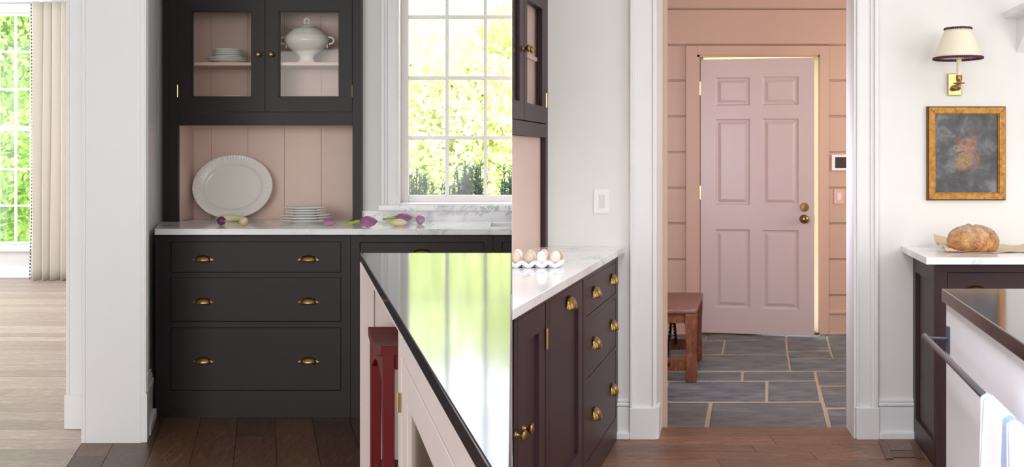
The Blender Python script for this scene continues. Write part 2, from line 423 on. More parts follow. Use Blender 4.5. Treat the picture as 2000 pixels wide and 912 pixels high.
# --- column at the end of the kitchen wall
sA = 428.7; xa0, xa1 = PX(160, sA), PX(274, sA); yA = F/sA
WS = -0.265                                    # plan slope of the kitchen's left wall
def wallx(d): return xa1 + WS*(d-yA)*1.0
struct('wall_column', MB().prism([(xa0, yA), (xa1, yA), (wallx(6.1), 6.1), (xa0, 6.1)], 0, CEIL), M['white'])
col_trim = empty('trim_1', (xa0, yA, 0), 'white moulded casing and plinth on the corner of the column', kind='structure')
obj('corner_strip', MB().box(xa0-0.002, PX(167, sA), yA-0.004, yA+0.2, 0, CEIL), M['white'], col_trim, bevel=0.002)
Tc = frame(xa1, yA, WS, 1.0)                   # runs back along the wall's right side; y<0 is... behind test below
def Tcs(p):                                    # along the wall (x), out from it to the right (y), up
    d = Vector((WS, 1.0)).normalized(); n = Vector((d.y, -d.x))
    return Vector((xa1+d.x*p.x+n.x*p.y, yA+d.y*p.x+n.y*p.y, p.z))
prof = [(0, 0, 0.105, 0.020), (0.0, 0.020, 0.018, 0.026), (0.03, 0.02, 0.036, 0.023), (0.075, 0.02, 0.105, 0.028)]
cas = MB(Tcs)
for (a0, b0, a1, b1) in prof: cas.box(a0, a1, b0, b1, 0.215, CEIL)
obj('casing', cas, M['white'], col_trim, bevel=0.002)
obj('plinth_block', MB(Tcs).box(-0.001, 0.112, 0, 0.030, 0, 0.22), M['white'], col_trim, bevel=0.003)
bb = MB(Tcs); bb.box(0.112, 0.48, 0, 0.016, 0, 0.225); bb.box(0.112, 0.48, 0, 0.022, 0.17, 0.2); bb.box(0.112, 0.48, 0, 0.010, 0.2, 0.245); bb.box(0.112, 0.48, 0.0, 0.036, 0, 0.045)
struct('baseboard_left', bb, M['white'], bevel=0.006, label='white baseboard between column and dark cabinets')
# --- second layer: casing of the opening to the dining room
sB = 407.0; yB = F/sB; xb0 = PX(129, sB)
oc = empty('trim_2', (xb0, yB, 0), 'white casing of the opening to the dining room', kind='structure')
b = MB(); b.box(xb0, -1.97, yB, 6.1, 0, CEIL)
obj('jamb', b, M['white'], oc)
b = MB(); b.box(PX(133, sB), PX(136, sB), yB-0.008, yB, PZ(771, sB), CEIL); b.box(PX(160, sB), PX(163.5, sB), yB-0.008, yB, PZ(771, sB), CEIL)
obj('moulding', b, M['white'], oc, bevel=0.003)
obj('plinth_block', MB().box(xb0-0.004, -1.975, yB-0.014, yB, 0, PZ(771, sB)), M['white'], oc, bevel=0.003)

# --- dining far wall with its window
yD = 11.2; sD = F/yD
wx0, wx1 = PX(-75, sD), PX(61, sD); wz0, wz1 = PZ(478, sD), PZ(25, sD)
w = MB(); w.box(-8, wx0, yD, yD+0.2, 0, CEIL); w.box(wx1, -4.3, yD, yD+0.2, 0, CEIL)
w.box(wx0, wx1, yD, yD+0.2, 0, wz0); w.box(wx0, wx1, yD, yD+0.2, wz1, CEIL)
struct('wall_dining_far', w, paint('grey_white_wall_paint', (222, 220, 218), 0.6))
w2 = empty('window_2', ((wx0+wx1)/2, yD, wz0), 'tall white sash window with grid panes behind the curtain', kind='structure')
def sash(parent, x0, x1, z0, z1, y, xs, zs, wid, fr, depth, matw, rail=None, open_right=False):
    xr = x1 if open_right else x1-fr                 # a sash that runs on into the partition has no right stile
    f = MB(); f.box(x0, x0+fr, y, y+depth, z0, z1)
    if not open_right: f.box(x1-fr, x1, y, y+depth, z0, z1)
    f.box(x0+fr, xr, y, y+depth, z0, z0+fr); f.box(x0+fr, xr, y, y+depth, z1-fr, z1)
    obj('sash_frame', f, matw, parent, bevel=0.004)
    for x in xs: obj('muntin', MB().box(x-wid/2, x+wid/2, y+0.004, y+depth-0.004, z0+fr, z1-fr), matw, parent, bevel=0.004)
    for z in zs:
        ww = wid if rail is None or abs(z-rail) > 0.02 else wid*2.4
        obj('muntin' if ww == wid else 'meeting_rail', MB().box(x0+fr, xr, y+0.002, y+depth-0.002, z-ww/2, z+ww/2), matw, parent, bevel=0.004)
    gx = [x0+fr*0.7]+sorted(xs)+[x1 if open_right else x1-fr*0.7]; gz = [z0+fr*0.7]+sorted(zs)+[z1-fr*0.7]
    for i in range(len(gx)-1):
        for j in range(len(gz)-1):
            obj('pane', MB().box(gx[i], gx[i+1], y+depth/2-0.002, y+depth/2+0.002, gz[j], gz[j+1]), M['glass'], parent)
sash(w2, wx0, wx1, wz0, wz1, yD+0.03, [PX(26.5, sD), PX(-7, sD), PX(-41, sD)], [PZ(y, sD) for y in (100, 174, 251, 330, 402)], 0.022, 0.03, 0.04, M['white'], PZ(251, sD))
cs = MB(); cs.box(wx0-0.12, wx1+0.12, yD-0.02, yD, wz1, wz1+0.1); cs.box(wx1, wx1+0.12, yD-0.02, yD, wz0-0.03, wz1); cs.box(wx0-0.12, wx0, yD-0.02, yD, wz0-0.03, wz1)
obj('casing', cs, M['white'], w2, bevel=0.006)
obj('sill', MB().box(wx0-0.14, wx1+0.14, yD-0.06, yD+0.02, wz0-0.07, wz0), M['white'], w2, bevel=0.006)
bs = MB(); bs.box(-7.9, -4.6, yD-0.018, yD, 0, 0.13); bs.box(-7.9, -4.6, yD-0.026, yD, 0, 0.02)
struct('baseboard_dining', bs, M['white'], bevel=0.005)
# cornice above the window
struct('trim_3', MB().box(-7.9, -4.4, yD-0.05, yD, PZ(6, sD), CEIL), M['white'], bevel=0.01, label='white cornice above the dining room window')

# --- floors: boards are pieces of their own
fl = struct('floor_dining', MB().box(-8, 0, -3, 11.2, -0.06, -0.02), M['undersoil'])
def plank(parent, poly, matx, z=0.0, th=0.02, name='plank'):
    cx = sum(p[0] for p in poly)/len(poly); cy = sum(p[1] for p in poly)/len(poly)
    me = bpy.data.meshes.new(name); mb = MB().prism([(p[0]-cx, p[1]-cy) for p in poly], -th, 0)
    me.from_pydata([tuple(p) for p in mb.v], [], mb.f); me.update(); me.materials.append(matx)
    o = bpy.data.objects.new(name, me); COL.objects.link(o); o.parent = parent
    o.location = Vector((cx, cy, z)) - WORLD_AT[parent.name]
    return o
G = 0.0012
def edge_x(d): return xa0 - 0.241*(d-yA)          # border between dining boards and kitchen boards
y = 3.2
while y < 11.2:
    wd = 0.17; xr = edge_x(min(y+wd, 4.70)) - 0.0 if y < 4.7 else (-1.975 if y < 4.92 else -2.1 - max(0, (y-5.0))*0.36)
    x = -7.0 + random.uniform(0, 1.2)
    xs = [-7.9]
    while x < xr-0.4: xs.append(x); x += random.uniform(1.3, 2.4)
    xs.append(xr)
    for i in range(len(xs)-1):
        if xs[i+1] < -F*0+(-0.56*y) and y < 8 and xs[i+1] < -4.2: pass
        if i == len(xs)-2 and y < 4.7: poly = [(xs[i]+G, y+G), (edge_x(y)-G, y+G), (edge_x(y+wd)-G, y+wd-G), (xs[i]+G, y+wd-G)]
        else: poly = [(xs[i]+G, y+G), (xs[i+1]-G, y+G), (xs[i+1]-G, y+wd-G), (xs[i]+G, y+wd-G)]
        plank(fl, poly, M['floor_din'])
    y += wd
flk = struct('floor_kitchen', MB().box(-2.4, 0, 0.5, 5.7, -0.055, -0.021), M['undersoil'])
def kx(u, d): return u - 0.241*(d-yA)
us = [xa0+0.001, -1.815, -1.63]
while us[-1] < 1.0: us.append(us[-1]+0.185)
for i in range(len(us)-1):
    d = 0.9+random.uniform(0, 0.8); ds = [0.6]
    while d < 5.5: ds.append(d); d += random.uniform(0.55, 1.3)
    ds.append(5.6)
    for j in range(len(ds)-1):
        p = [(kx(us[i], ds[j])+G, ds[j]+G), (kx(us[i+1], ds[j])-G, ds[j]+G), (kx(us[i+1], ds[j+1])-G, ds[j+1]-G), (kx(us[i], ds[j+1])+G, ds[j+1]-G)]
        p = [(min(q[0], -0.002), q[1]) for q in p]
        if max(q[0] for q in p)-min(q[0] for q in p) < 0.02 or max(q[0] for q in p) < -3: continue
        if p[0][0] == p[1][0] and p[2][0] == p[3][0]: continue
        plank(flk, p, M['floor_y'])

# --- kitchen window wall with the sash window
sW = 348.0; yW = F/sW; sG = 335.5; yG = F/sG
kx0, kx1 = PX(775, sW), -0.0006; kz0 = PZ(396, sG)
KZ1 = 2.75; HX0 = PX(704, 353.0)+0.001
w = MB(); w.box(HX0, kx0-0.0, yW, yG+0.10, 0, CEIL); w.box(kx0, kx1, yW, yG+0.10, 0, kz0-0.04); w.box(kx0, kx1, yW, yG+0.10, KZ1, CEIL)
struct('wall_window', w, M['wall'])
struct('wall_hutch_back', MB().box(-2.2, HX0, 5.99, 6.1, 0, CEIL), M['wall'])
w1 = empty('window_1', (kx0, yW, kz0), 'white paned kitchen sash window above the marble counter', kind='structure')
fr = PX(798, sG)-PX(783, sG)
sash(w1, PX(783, sG), kx1, kz0, KZ1-0.02, yG, [PX(873, sG), PX(948, sG)], [PZ(y, sG) for y in (269, 151.5, 32.5, -86)], 7/sG, fr, 0.045, M['white'], open_right=True)
cs = MB(); cs.box(PX(745, sW), PX(752, sW), yW-0.034, yW, PZ(401, sW), KZ1+0.1); cs.box(PX(752, sW), PX(757, sW), yW-0.026, yW, PZ(401, sW), KZ1+0.1)
cs.box(PX(757, sW), PX(776, sW), yW-0.018, yW, PZ(401, sW), KZ1+0.1); cs.box(PX(775, sW), PX(780, sW), yW-0.022, yW+0.02, PZ(401, sW), KZ1+0.1)
obj('casing', cs, M['white'], w1, bevel=0.003)
obj('stool', MB().box(PX(779, sW), kx1, yW-0.005, yG+0.03, PZ(401, sW), kz0+0.004), M['white'], w1, bevel=0.004)
ms = MB(); ms.box(PX(741, sW), kx1, yW-0.05, yW+0.06, PZ(411, sW), PZ(401, sW)+0.002)
obj('marble_sill', ms, M['marble'], w1, bevel=0.002)
obj('marble_backsplash', MB().box(PX(706, sW), kx1, yW-0.022, yW, 0.945, PZ(411, sW)), M['marble'], w1, bevel=0.001)

# --- right-hand kitchen: end wall with the doorway
sR = 421.0; yR = F/sR; sR2 = 405.0; yR2 = F/sR2
dl0, dl1 = PX(1280, sR), PX(1293, sR2); dr0, dr1 = PX(1668, sR), PX(1656, sR2)
struct('wall_end_left', MB().prism([(0.0006, yR), (dl0, yR), (dl1, yR2), (0.0006, yR2)], 0, CEIL), M['wall'])
struct('wall_end_right', MB().prism([(dr0, yR), (3.9, yR), (3.9, yR2), (dr1, yR2)], 0, CEIL), M['wall'])
struct('wall_end_header', MB().prism([(dl0, yR), (dr0, yR), (dr1, yR2), (dl1, yR2)], 2.45, CEIL), M['wall'])
def doorway_casing(name, label, pieces, plinth, x0):
    t = empty(name, (x0, yR, 0), label, kind='structure')
    c = MB()
    for (p0, p1, th) in pieces: c.box(PX(p0, sR), PX(p1, sR), yR-th, yR+0.001, 0.14, 2.6)
    obj('casing', c, M['white'], t, bevel=0.003)
    obj('plinth_block', MB().box(PX(plinth[0], sR), PX(plinth[1], sR), yR-0.036, yR, 0, PZ(793, sR)), M['white'], t, bevel=0.004)
    return t
tl = doorway_casing('trim_4', 'white moulded casing on the left of the pink room doorway',
    [(1229, 1233, 0.034), (1233, 1237, 0.026), (1237, 1273, 0.018), (1273, 1276, 0.024), (1276, 1281, 0.014)], (1228, 1279), dl0)
d_ = Vector((dl1-dl0, yR2-yR))
obj('jamb_liner', MB().prism([(dl0, yR-0.012), (dl0+0.004, yR-0.012), (dl1+0.004, yR2+0.004), (dl1, yR2+0.004)], 0, 2.45), M['white'], tl)
obj('jamb_plinth', MB().prism([(dl0-0.002, yR-0.03), (dl0+0.014, yR-0.02), (dl0+0.036, yR+0.08), (dl0+0.02, yR+0.08)], 0, PZ(793, sR)), M['white'], tl, bevel=0.002)
tr_ = doorway_casing('trim_5', 'white moulded casing on the right of the pink room doorway',
    [(1667, 1671, 0.014), (1671, 1675, 0.024), (1675, 1697, 0.018), (1697, 1700, 0.026), (1700, 1704, 0.022), (1704, 1711, 0.034)], (1669, 1713), dr0)
obj('jamb_liner', MB().prism([(dr0-0.004, yR-0.012), (dr0, yR-0.012), (dr1, yR2+0.004), (dr1-0.006, yR2+0.004)], 0, 2.45), M['white'], tr_)
obj('head_casing', MB().box(PX(1228, sR), PX(1713, sR), yR-0.03, yR, 2.45, 2.6), M['white'], tl)
def base(name, x0, x1, label):
    m = MB(); m.box(x0, x1, yR-0.018, yR, 0, PZ(792, sR)); m.box(x0, x1, yR-0.024, yR, PZ(792, sR), PZ(785, sR)); m.box(x0, x1, yR-0.014, yR, PZ(785, sR), PZ(778, sR))
    m.box(x0, x1, yR-0.036, yR, 0, 0.034)
    struct(name, m, M['white'], bevel=0.006, label=label)
base('baseboard_end_left', PX(1200, sR), PX(1228, sR), 'short white baseboard between plum drawers and doorway casing')
base('baseboard_end_right', PX(1713, sR), PX(1790, sR), 'white baseboard between doorway casing and right cabinet')

# --- right kitchen floor: boards across
flr = struct('floor_right', MB().box(0.001, 3.9, -3, yR2, -0.06, -0.021), M['undersoil'])
rows = [yR2, 2000/((851-CY)/H), 2000/((868-CY)/H), 2000/((882-CY)/H), 2000/((897-CY)/H)]
while rows[-1] > 1.0: rows.append(rows[-1]-0.17)
seams = {1: [PX(1517, 430)], 3: [PX(1592, 450)]}
for i in range(len(rows)-1):
    y1, y0 = rows[i], rows[i+1]
    if i == 0: xs = [dl1-0.06, dr1+0.02]
    else:
        xs = [0.002]+([x for x in seams.get(i, [])] if i in seams else [random.uniform(0.6, 1.2), random.uniform(1.7, 2.4)])+[3.4]
    for j in range(len(xs)-1):
        plank(flr, [(xs[j]+G, y0+G), (xs[j+1]-G, y0+G), (xs[j+1]-G, y1-G), (xs[j]+G, y1-G)], M['floor_x'])
# wooden floor register by the right cabinet
q = [FL(1716, 861), FL(1760, 861), FL(1782, 894), FL(1730, 894)]
fv = empty('floor_vent', (q[0].x, q[0].y, 0), 'wooden floor vent inlaid beside the right cabinet', 'vent')
def strip(a, b_, c, d, z=0.004): return MB().prism([(p.x, p.y) for p in (a, b_, c, d)], 0.0005, z)
obj('grille_slat', strip(FL(1733, 864, 0), FL(1777, 864, 0), FL(1783, 880, 0), FL(1739, 880, 0), 0.003), M['floor_x'], fv)
obj('grille_slat', strip(FL(1740, 881.5, 0), FL(1783, 881.5, 0), FL(1789, 894, 0), FL(1745, 894, 0), 0.003), wood('dark_vent_wood', (66, 46, 34), (88, 62, 46), (104, 76, 58), (1, 7, 7)), fv)
obj('border', strip(FL(1715, 861, 0), FL(1728, 861, 0), FL(1745, 897, 0), FL(1730, 897, 0), 0.005), M['floor_y'], fv)
obj('border', strip(FL(1778, 861, 0), FL(1790, 861, 0), FL(1806, 897, 0), FL(1790, 897, 0), 0.005), M['floor_y'], fv)

# --- mudroom: flagstone floor
flm = struct('floor_mudroom', MB().box(0.85, 3.9, yR2, 7.62, -0.05, -0.006), M['grout'])
stones = [
 [(-130,236),(262,236),(252,266),(-140,266)], [(267,236),(657,236),(659,264),(258,266)], [(668,238),(860,238),(878,318),(672,320)],
 [(870,236),(1150,236),(1160,281),(880,283)], [(884,289),(1160,287),(1170,355),(902,356)], [(-140,272),(347,272),(333,337),(-150,337)],
 [(358,272),(655,270),(663,338),(345,338)], [(674,326),(879,324),(894,356),(677,358)], [(-150,346),(207,346),(203,420),(-170,420)],
 [(218,346),(665,345),(677,420),(213,420)], [(680,364),(1170,362),(1180,421),(688,421)], [(-170,432),(434,431),(432,470),(-180,470)],
 [(448,431),(801,429),(807,469),(446,470)], [(815,429),(1180,429),(1190,494),(830,495)], [(-180,477),(62,477),(34,528),(-200,530)],
 [(72,479),(557,479),(555,575),(40,575)], [(-200,536),(32,536),(20,575),(-215,575)], [(573,479),(811,478),(830,573),(571,575)], [(834,503),(1190,500),(1200,603),(862,605)],
 [(-215,586),(270,586),(247,709),(-240,709)], [(290,586),(838,584),(870,709),(272,709)], [(870,617),(1200,613),(1230,709),(892,709)]]
for st in stones:
    pts = [FL(1280+cx/2.59, 560+cy/2.59) for cx, cy in st]
    o = plank(flm, [(p.x, p.y) for p in pts], M['slate'], z=random.uniform(-0.001, 0.002), th=0.03, name='flagstone')
    m_ = o.modifiers.new('bevel', 'BEVEL'); m_.width = 0.006; m_.segments = 2

# --- mudroom walls: shiplap boards
sM = 263.6; yM = F/sM
wl = struct('wall_mudroom', MB().box(0.75, PX(1362, sM), yM, yM+0.12, 0, CEIL).box(PX(1597, sM), 3.9, yM, yM+0.12, 0, CEIL).box(PX(1362, sM), PX(1597, sM), yM, yM+0.12, PZ(108, sM), CEIL), M['mudpink'])
struct('wall_mudroom_left', MB().box(0.65, 0.75, yR2, yM+0.1, 0, CEIL), M['mudpink'])
ln = [-120, -51, 18, 88, 157.5, 227, 297, 366.5, 436, 506, 576, 609]
for i in range(len(ln)-1):
    z1, z0 = PZ(ln[i]+1.6, sM), PZ(ln[i+1]-1.6, sM)
    if ln[i] == 576: z0 = PZ(607, sM)
    segs = [(0.76, 3.88)] if ln[i+1] <= 92 else [(0.76, PX(1340, sM)), (PX(1614, sM), 3.88)]
    for x0, x1 in segs:
        obj('shiplap_board', MB().box(x0, x1, yM-0.018, yM+0.001, z0, z1), M['mudpink'], wl, bevel=0.003)
        if i: obj('bead', MB().box(x0, x1, yM-0.012, yM+0.001, z1+0.0035, z1+0.0085), M['mudpink'], wl)
for nm, x0, x1 in (('baseboard_mudroom_left', 0.76, PX(1339, sM)), ('baseboard_mudroom_right', PX(1616, sM), 3.88)):
    m_ = MB(); m_.box(x0, x1, yM-0.03, yM, 0, PZ(612, sM)); m_.box(x0, x1, yM-0.04, yM, PZ(612, sM), PZ(605, sM)); m_.box(x0, x1, yM-0.045, yM, 0, 0.02)
    struct(nm, m_, M['mudpink'], bevel=0.005)
# door casing
tc = empty('trim_6', (PX(1338, sM), yM, 0), 'pink flat casing around the pink panelled door', kind='structure')
m_ = MB(); m_.box(PX(1338, sM), PX(1360, sM), yM-0.04, yM+0.001, 0, PZ(90, sM)); obj('side_casing', m_, M['mudpink'], tc, bevel=0.003)
m_ = MB(); m_.box(PX(1598, sM), PX(1616, sM), yM-0.04, yM+0.001, 0, PZ(90, sM)); obj('side_casing', m_, M['mudpink'], tc, bevel=0.003)
m_ = MB(); m_.box(PX(1360, sM), PX(1598, sM), yM-0.04, yM+0.001, PZ(108, sM), PZ(90, sM)); obj('head_casing', m_, M['mudpink'], tc, bevel=0.003)
m_ = MB(); m_.box(PX(1358, sM), PX(1365, sM), yM-0.03, yM+0.12, 0, PZ(107, sM)); m_.box(PX(1364, sM), PX(1376, sM), yM+0.045, yM+0.12, 0, PZ(107, sM)); m_.box(PX(1596, sM), PX(1600, sM), yM-0.03, yM+0.12, 0, PZ(107, sM)); m_.box(PX(1360, sM), PX(1600, sM), yM-0.03, yM+0.12, PZ(112, sM), PZ(106, sM))
obj('jamb', m_, M['mudpink'], tc)
obj('threshold', MB().box(PX(1362, sM), PX(1598, sM), yM-0.03, yM+0.14, -0.01, 0.012), M['brassdk'], tc)

# --- the pink six-panel door, hinged on the left, ajar towards us
DW, DH = 0.81, 2.02
hx, hy = PX(1367, 262.5), F/262.5 - 0.035
dr = empty('door_1', (hx, hy, 0.012), 'pink six-panel door standing slightly ajar at the end of the mudroom', kind='structure')
dr.rotation_euler = (0, 0, math.radians(-11.0)); WORLD_AT[dr.name] = Vector((0, 0, 0))
def dpx(px): return (px-1367)/223.0*DW
def dpz(py): return (650-py)/541.0*DH*1.0
cols = [(dpx(1396), dpx(1465)), (dpx(1489), dpx(1560))]; rws = [(dpz(201), dpz(145)), (dpz(397), dpz(227)), (dpz(600), dpz(445))]
TH = 0.012
slab = MB().box(0, DW, TH, 0.044, 0, DH); obj('door_slab', slab, M['mauve'], dr)
vs_ = [0, cols[0][0], cols[0][1], cols[1][0], cols[1][1], DW]
for a, b_ in ((0, 1), (2, 3), (4, 5)):
    obj('stile', MB().box(vs_[a], vs_[b_], 0, TH, 0, DH), M['mauve'], dr)
zz = [0, rws[2][0], rws[2][1], rws[1][0], rws[1][1], rws[0][0], rws[0][1], DH]
for c in cols:
    for k in range(0, 8, 2):
        obj('rail', MB().box(c[0], c[1], 0, TH, zz[k], zz[k+1]), M['mauve'], dr)
    for (z0, z1) in rws:
        fm = MB(); e = 0.012                                   # sloping sticking around the panel
        fm.add([(c[0],0.001,z0),(c[1],0.001,z0),(c[1],0.001,z1),(c[0],0.001,z1),(c[0]+e,TH,z0+e),(c[1]-e,TH,z0+e),(c[1]-e,TH,z1-e),(c[0]+e,TH,z1-e)],
               [(0,1,5,4),(1,2,6,5),(2,3,7,6),(3,0,4,7)])
        obj('panel_moulding', fm, M['mauve'], dr)
        obj('panel', MB().frustum(c[0]+0.020, c[1]-0.020, z0+0.020, z1-0.020, TH, 0.002, 0.022), M['mauve'], dr)
def knob_prof(s): return [(0.030*s, 0), (0.030*s, 0.004), (0.012*s, 0.008), (0.011*s, 0.026), (0.026*s, 0.036), (0.0295*s, 0.050), (0.024*s, 0.062), (0.010*s, 0.068), (0.001, 0.069)]
kb = obj('door_knob', MB().lathe(knob_prof(1.05), (dpx(1570), 0, dpz(423)), 24, axis='Y'), M['brass'], dr, smooth=True, label='round brass door knob')
db = obj('deadbolt', MB().lathe([(0.031, 0), (0.031, 0.010), (0.027, 0.016), (0.001, 0.017)], (dpx(1571), 0, dpz(400)), 24, axis='Y'), M['brass'], dr, smooth=False, bevel=0.001)
obj('thumb_turn', MB().box(dpx(1571)-0.004, dpx(1571)+0.004, -0.034, -0.016, dpz(400)-0.016, dpz(400)+0.016), M['brass'], db, bevel=0.003)
for py in (166, 373, 590):
    hg = MB(); z = dpz(py); hg.tube([(-0.012, -0.008, z-0.05), (-0.012, -0.008, z+0.05)], 0.009, 10); hg.box(-0.02, 0.0, -0.004, 0.004, z-0.05, z+0.05)
    obj('hinge', hg, M['brasspol'], dr, label='brass butt hinge')
obj('latch_plate', MB().box(DW, DW+0.003, 0.012, 0.034, dpz(432), dpz(415)), M['brassdk'], dr)
# thermostat / alarm panel and keypad on the mudroom wall
tx0, tx1 = PX(1622, sM), PX(1622, sM)+0.21; tz0, tz1 = PZ(333, sM), PZ(302, sM)
tp = empty('wall_panel', ((tx0+tx1)/2, yM-0.018, tz0), 'white wall panel with dark screen, half hidden by the doorway casing', 'control panel')
obj('housing', MB().box(tx0, tx1, yM-0.04, yM-0.018, tz0, tz1), M['plastic'], tp, bevel=0.004)
obj('screen', MB().box(tx0+0.022, tx1-0.022, yM-0.0415, yM-0.038, tz0+0.019, tz1-0.018), M['screen'], tp)
def keypad(name, x0, x1, z0, z1, yw, bx0, bx1, bz0, bz1, nb, pm, label):
    t = empty(name, ((x0+x1)/2, yw, z0), label, 'light switch')
    obj('plate', MB().box(x0, x1, yw-0.007, yw, z0, z1), pm, t, bevel=0.003)
    obj('bezel', MB().box(bx0-0.003, bx1+0.003, yw-0.0085, yw-0.006, bz0-0.004, bz1+0.004), pm, t, bevel=0.001)
    for i in range(nb):
        a = bz0+(bz1-bz0)*i/nb; b2 = bz0+(bz1-bz0)*(i+1)/nb
        obj('button', MB().box(bx0, bx1, yw-0.011, yw-0.008, a+0.0012, b2-0.0012), M['button'] if pm is M['plastic'] else M['plastic'], t, bevel=0.0008)
keypad('switch_keypad', PX(1627, sM), PX(1647, sM), PZ(398, sM), PZ(369, sM), yM-0.018, PX(1633, sM), PX(1641, sM), PZ(391, sM), PZ(376, sM), 7, M['pinkplastic'], 'pink keypad switch with white buttons on the mudroom wall')
keypad('switch_keypad', PX(1159, sR), PX(1190, sR), PZ(417, sR), PZ(369, sR), yR, PX(1171, sR), PX(1181, sR), PZ(406, sR), PZ(380, sR), 7, M['plastic'], 'white keypad light switch on the wall beside the doorway')

# ------------------------------------------------------------------ LEFT KITCHEN CABINETS
def cup_pull(parent, T, cx, cz, y=0.0, w=0.076, h=0.030, p=0.026, matb=None):
    mb = MB(T); nu, nv = 18, 8; e = 0.6
    def fn(u, v):
        t = PI*u; ph = PI/2*v
        return (cx-math.cos(t)*w/2, y-p*(math.sin(t)**e)*math.cos(ph)-0.001, cz-h*0.45+h*(math.sin(t)**e)*math.sin(ph))
    mb.grid(nu, nv, fn)
    o = obj('cup_pull', mb, matb or M['brass'], parent, smooth=True, solid=0.0025, label='brass cup pull')
    return o
def ears(parent, T, cx, cz, y=0.0, w=0.076):
    for s in (-1, 1):
        m = MB(T); x = cx+s*(w/2+0.004)
        m.add([(x-s*0.008, y-0.004, cz-0.012), (x+s*0.012, y-0.003, cz-0.006), (x-s*0.008, y-0.004, cz+0.004), (x-s*0.008, y, cz-0.012), (x+s*0.012, y, cz-0.006), (x-s*0.008, y, cz+0.004)],
              [(0, 1, 2), (0, 3, 4, 1), (1, 4, 5, 2), (2, 5, 3, 0)])
        m.ball((x, y-0.004, cz-0.005), 0.003, 0.002, 0.003, 8, 5)
        obj('screw_tab', m, M['brasspol'], parent)
def knob(parent, T, cx, cz, y=0.0, s=1.0, name='knob', m_=None):
    prof = [(0.010*s, 0), (0.010*s, 0.003), (0.0055*s, 0.006), (0.005*s, 0.016), (0.012*s, 0.021), (0.0165*s, 0.027), (0.0155*s, 0.031), (0.007*s, 0.034), (0.0005, 0.0345)]
    return obj(name, MB(T).lathe(prof, (cx, y, cz), 20, axis='Y'), m_ or M['brass'], parent, smooth=True, label='round brass knob')

sC = 390.0; yC = F/sC
ZT = 0.947                                        # top of the left counter
def CX(px): return PX(px, sC)
def CZ(py): return PZ(py, sC)
def T0(yf): return lambda p: Vector((p.x, yf+p.y, p.z))
TC = T0(yC)
ZB = CZ(460)
# unit 1: the three-drawer cabinet
c1 = empty('drawer_cabinet', ((CX(303)+CX(685))/2, yC, 0), 'dark aubergine base cabinet with three wide drawers below the marble counter', 'cabinet')
obj('body', MB(TC).box(CX(303), CX(684.6), 0.018, 0.56, 0.0, ZB), M['dark'], c1)
m_ = MB(TC); m_.box(CX(303), CX(316.5), 0.004, 0.02, 0, ZB); m_.box(CX(317), CX(333), 0, 0.02, 0, ZB); m_.box(CX(666.5), CX(684.5), 0, 0.02, 0, ZB)
for a, b_ in ((460, 471.5), (532.5, 542), (628.5, 639.5)): m_.box(CX(333), CX(666.5), 0, 0.02, CZ(b_), CZ(a))
m_.box(CX(333), CX(666.5), 0, 0.02, 0, CZ(763))
obj('face_frame', m_, M['dark'], c1)
for (a, b_, pz) in ((472.5, 531.5, 505), (543, 627.5, 588), (640.5, 762, 704)):
    d = obj('drawer', MB(TC).box(CX(334), CX(665.5), 0.0015, 0.03, CZ(b_), CZ(a)), M['dark'], c1, bevel=0.0015)
    for px in (396.5, 602.5):
        cup_pull(d, TC, CX(px), CZ(pz)); ears(d, TC, CX(px), CZ(pz))
# unit 2: sink base
c2 = empty('sink_cabinet', ((CX(685)+CX(963))/2, yC, 0), 'dark aubergine sink cabinet with drawer front, half hidden by the island', 'cabinet')
obj('body', MB(TC).box(CX(685.2), CX(962.6), 0.018, 0.56, 0.0, 0.62), M['dark'], c2)
m_ = MB(TC); m_.box(CX(685.5), CX(702.5), 0, 0.02, 0, ZB); m_.box(CX(945.5), CX(962.4), 0, 0.02, 0, ZB)
m_.box(CX(702.5), CX(945.5), 0, 0.02, CZ(472.5), ZB); m_.box(CX(702.5), CX(945.5), 0, 0.02, CZ(542), CZ(533)); m_.box(CX(702.5), CX(945.5), 0, 0.02, 0, CZ(763))
obj('face_frame', m_, M['dark'], c2)
d = obj('drawer', MB(TC).box(CX(703.5), CX(944.5), 0.0015, 0.03, CZ(532), CZ(473.5)), M['dark'], c2, bevel=0.0015)
cup_pull(d, TC, CX(824), CZ(494), w=0.09, h=0.036); ears(d, TC, CX(824), CZ(494), w=0.09)
for a, b_ in ((703.5, 823.5), (824.5, 944.5)):
    dd = obj('door', MB(TC).box(CX(a), CX(b_), 0.0015, 0.03, CZ(762), CZ(543)), M['dark'], c2, bevel=0.0015)
# unit 3
c3 = empty('drawer_cabinet', ((CX(963)+0)/2, yC, 0), 'narrow strip of dark cabinet right of the sink cabinet, above the island', 'cabinet')
obj('body', MB(TC).box(CX(963.4), -0.001, 0.018, 0.56, 0.0, 0.62), M['dark'], c3)
m_ = MB(TC); m_.box(CX(963.6), CX(980.5), 0, 0.02, 0, ZB); m_.box(CX(980.5), -0.001, 0, 0.02, CZ(472.5), ZB); m_.box(CX(980.5), -0.001, 0, 0.02, 0, CZ(763))
obj('face_frame', m_, M['dark'], c3)
obj('drawer', MB(TC).box(CX(981.5), -0.001, 0.0015, 0.03, CZ(560), CZ(473.5)), M['dark'], c3, bevel=0.0015)
obj('door', MB(TC).box(CX(981.5), -0.001, 0.0015, 0.03, CZ(762), CZ(564)), M['dark'], c3, bevel=0.0015)

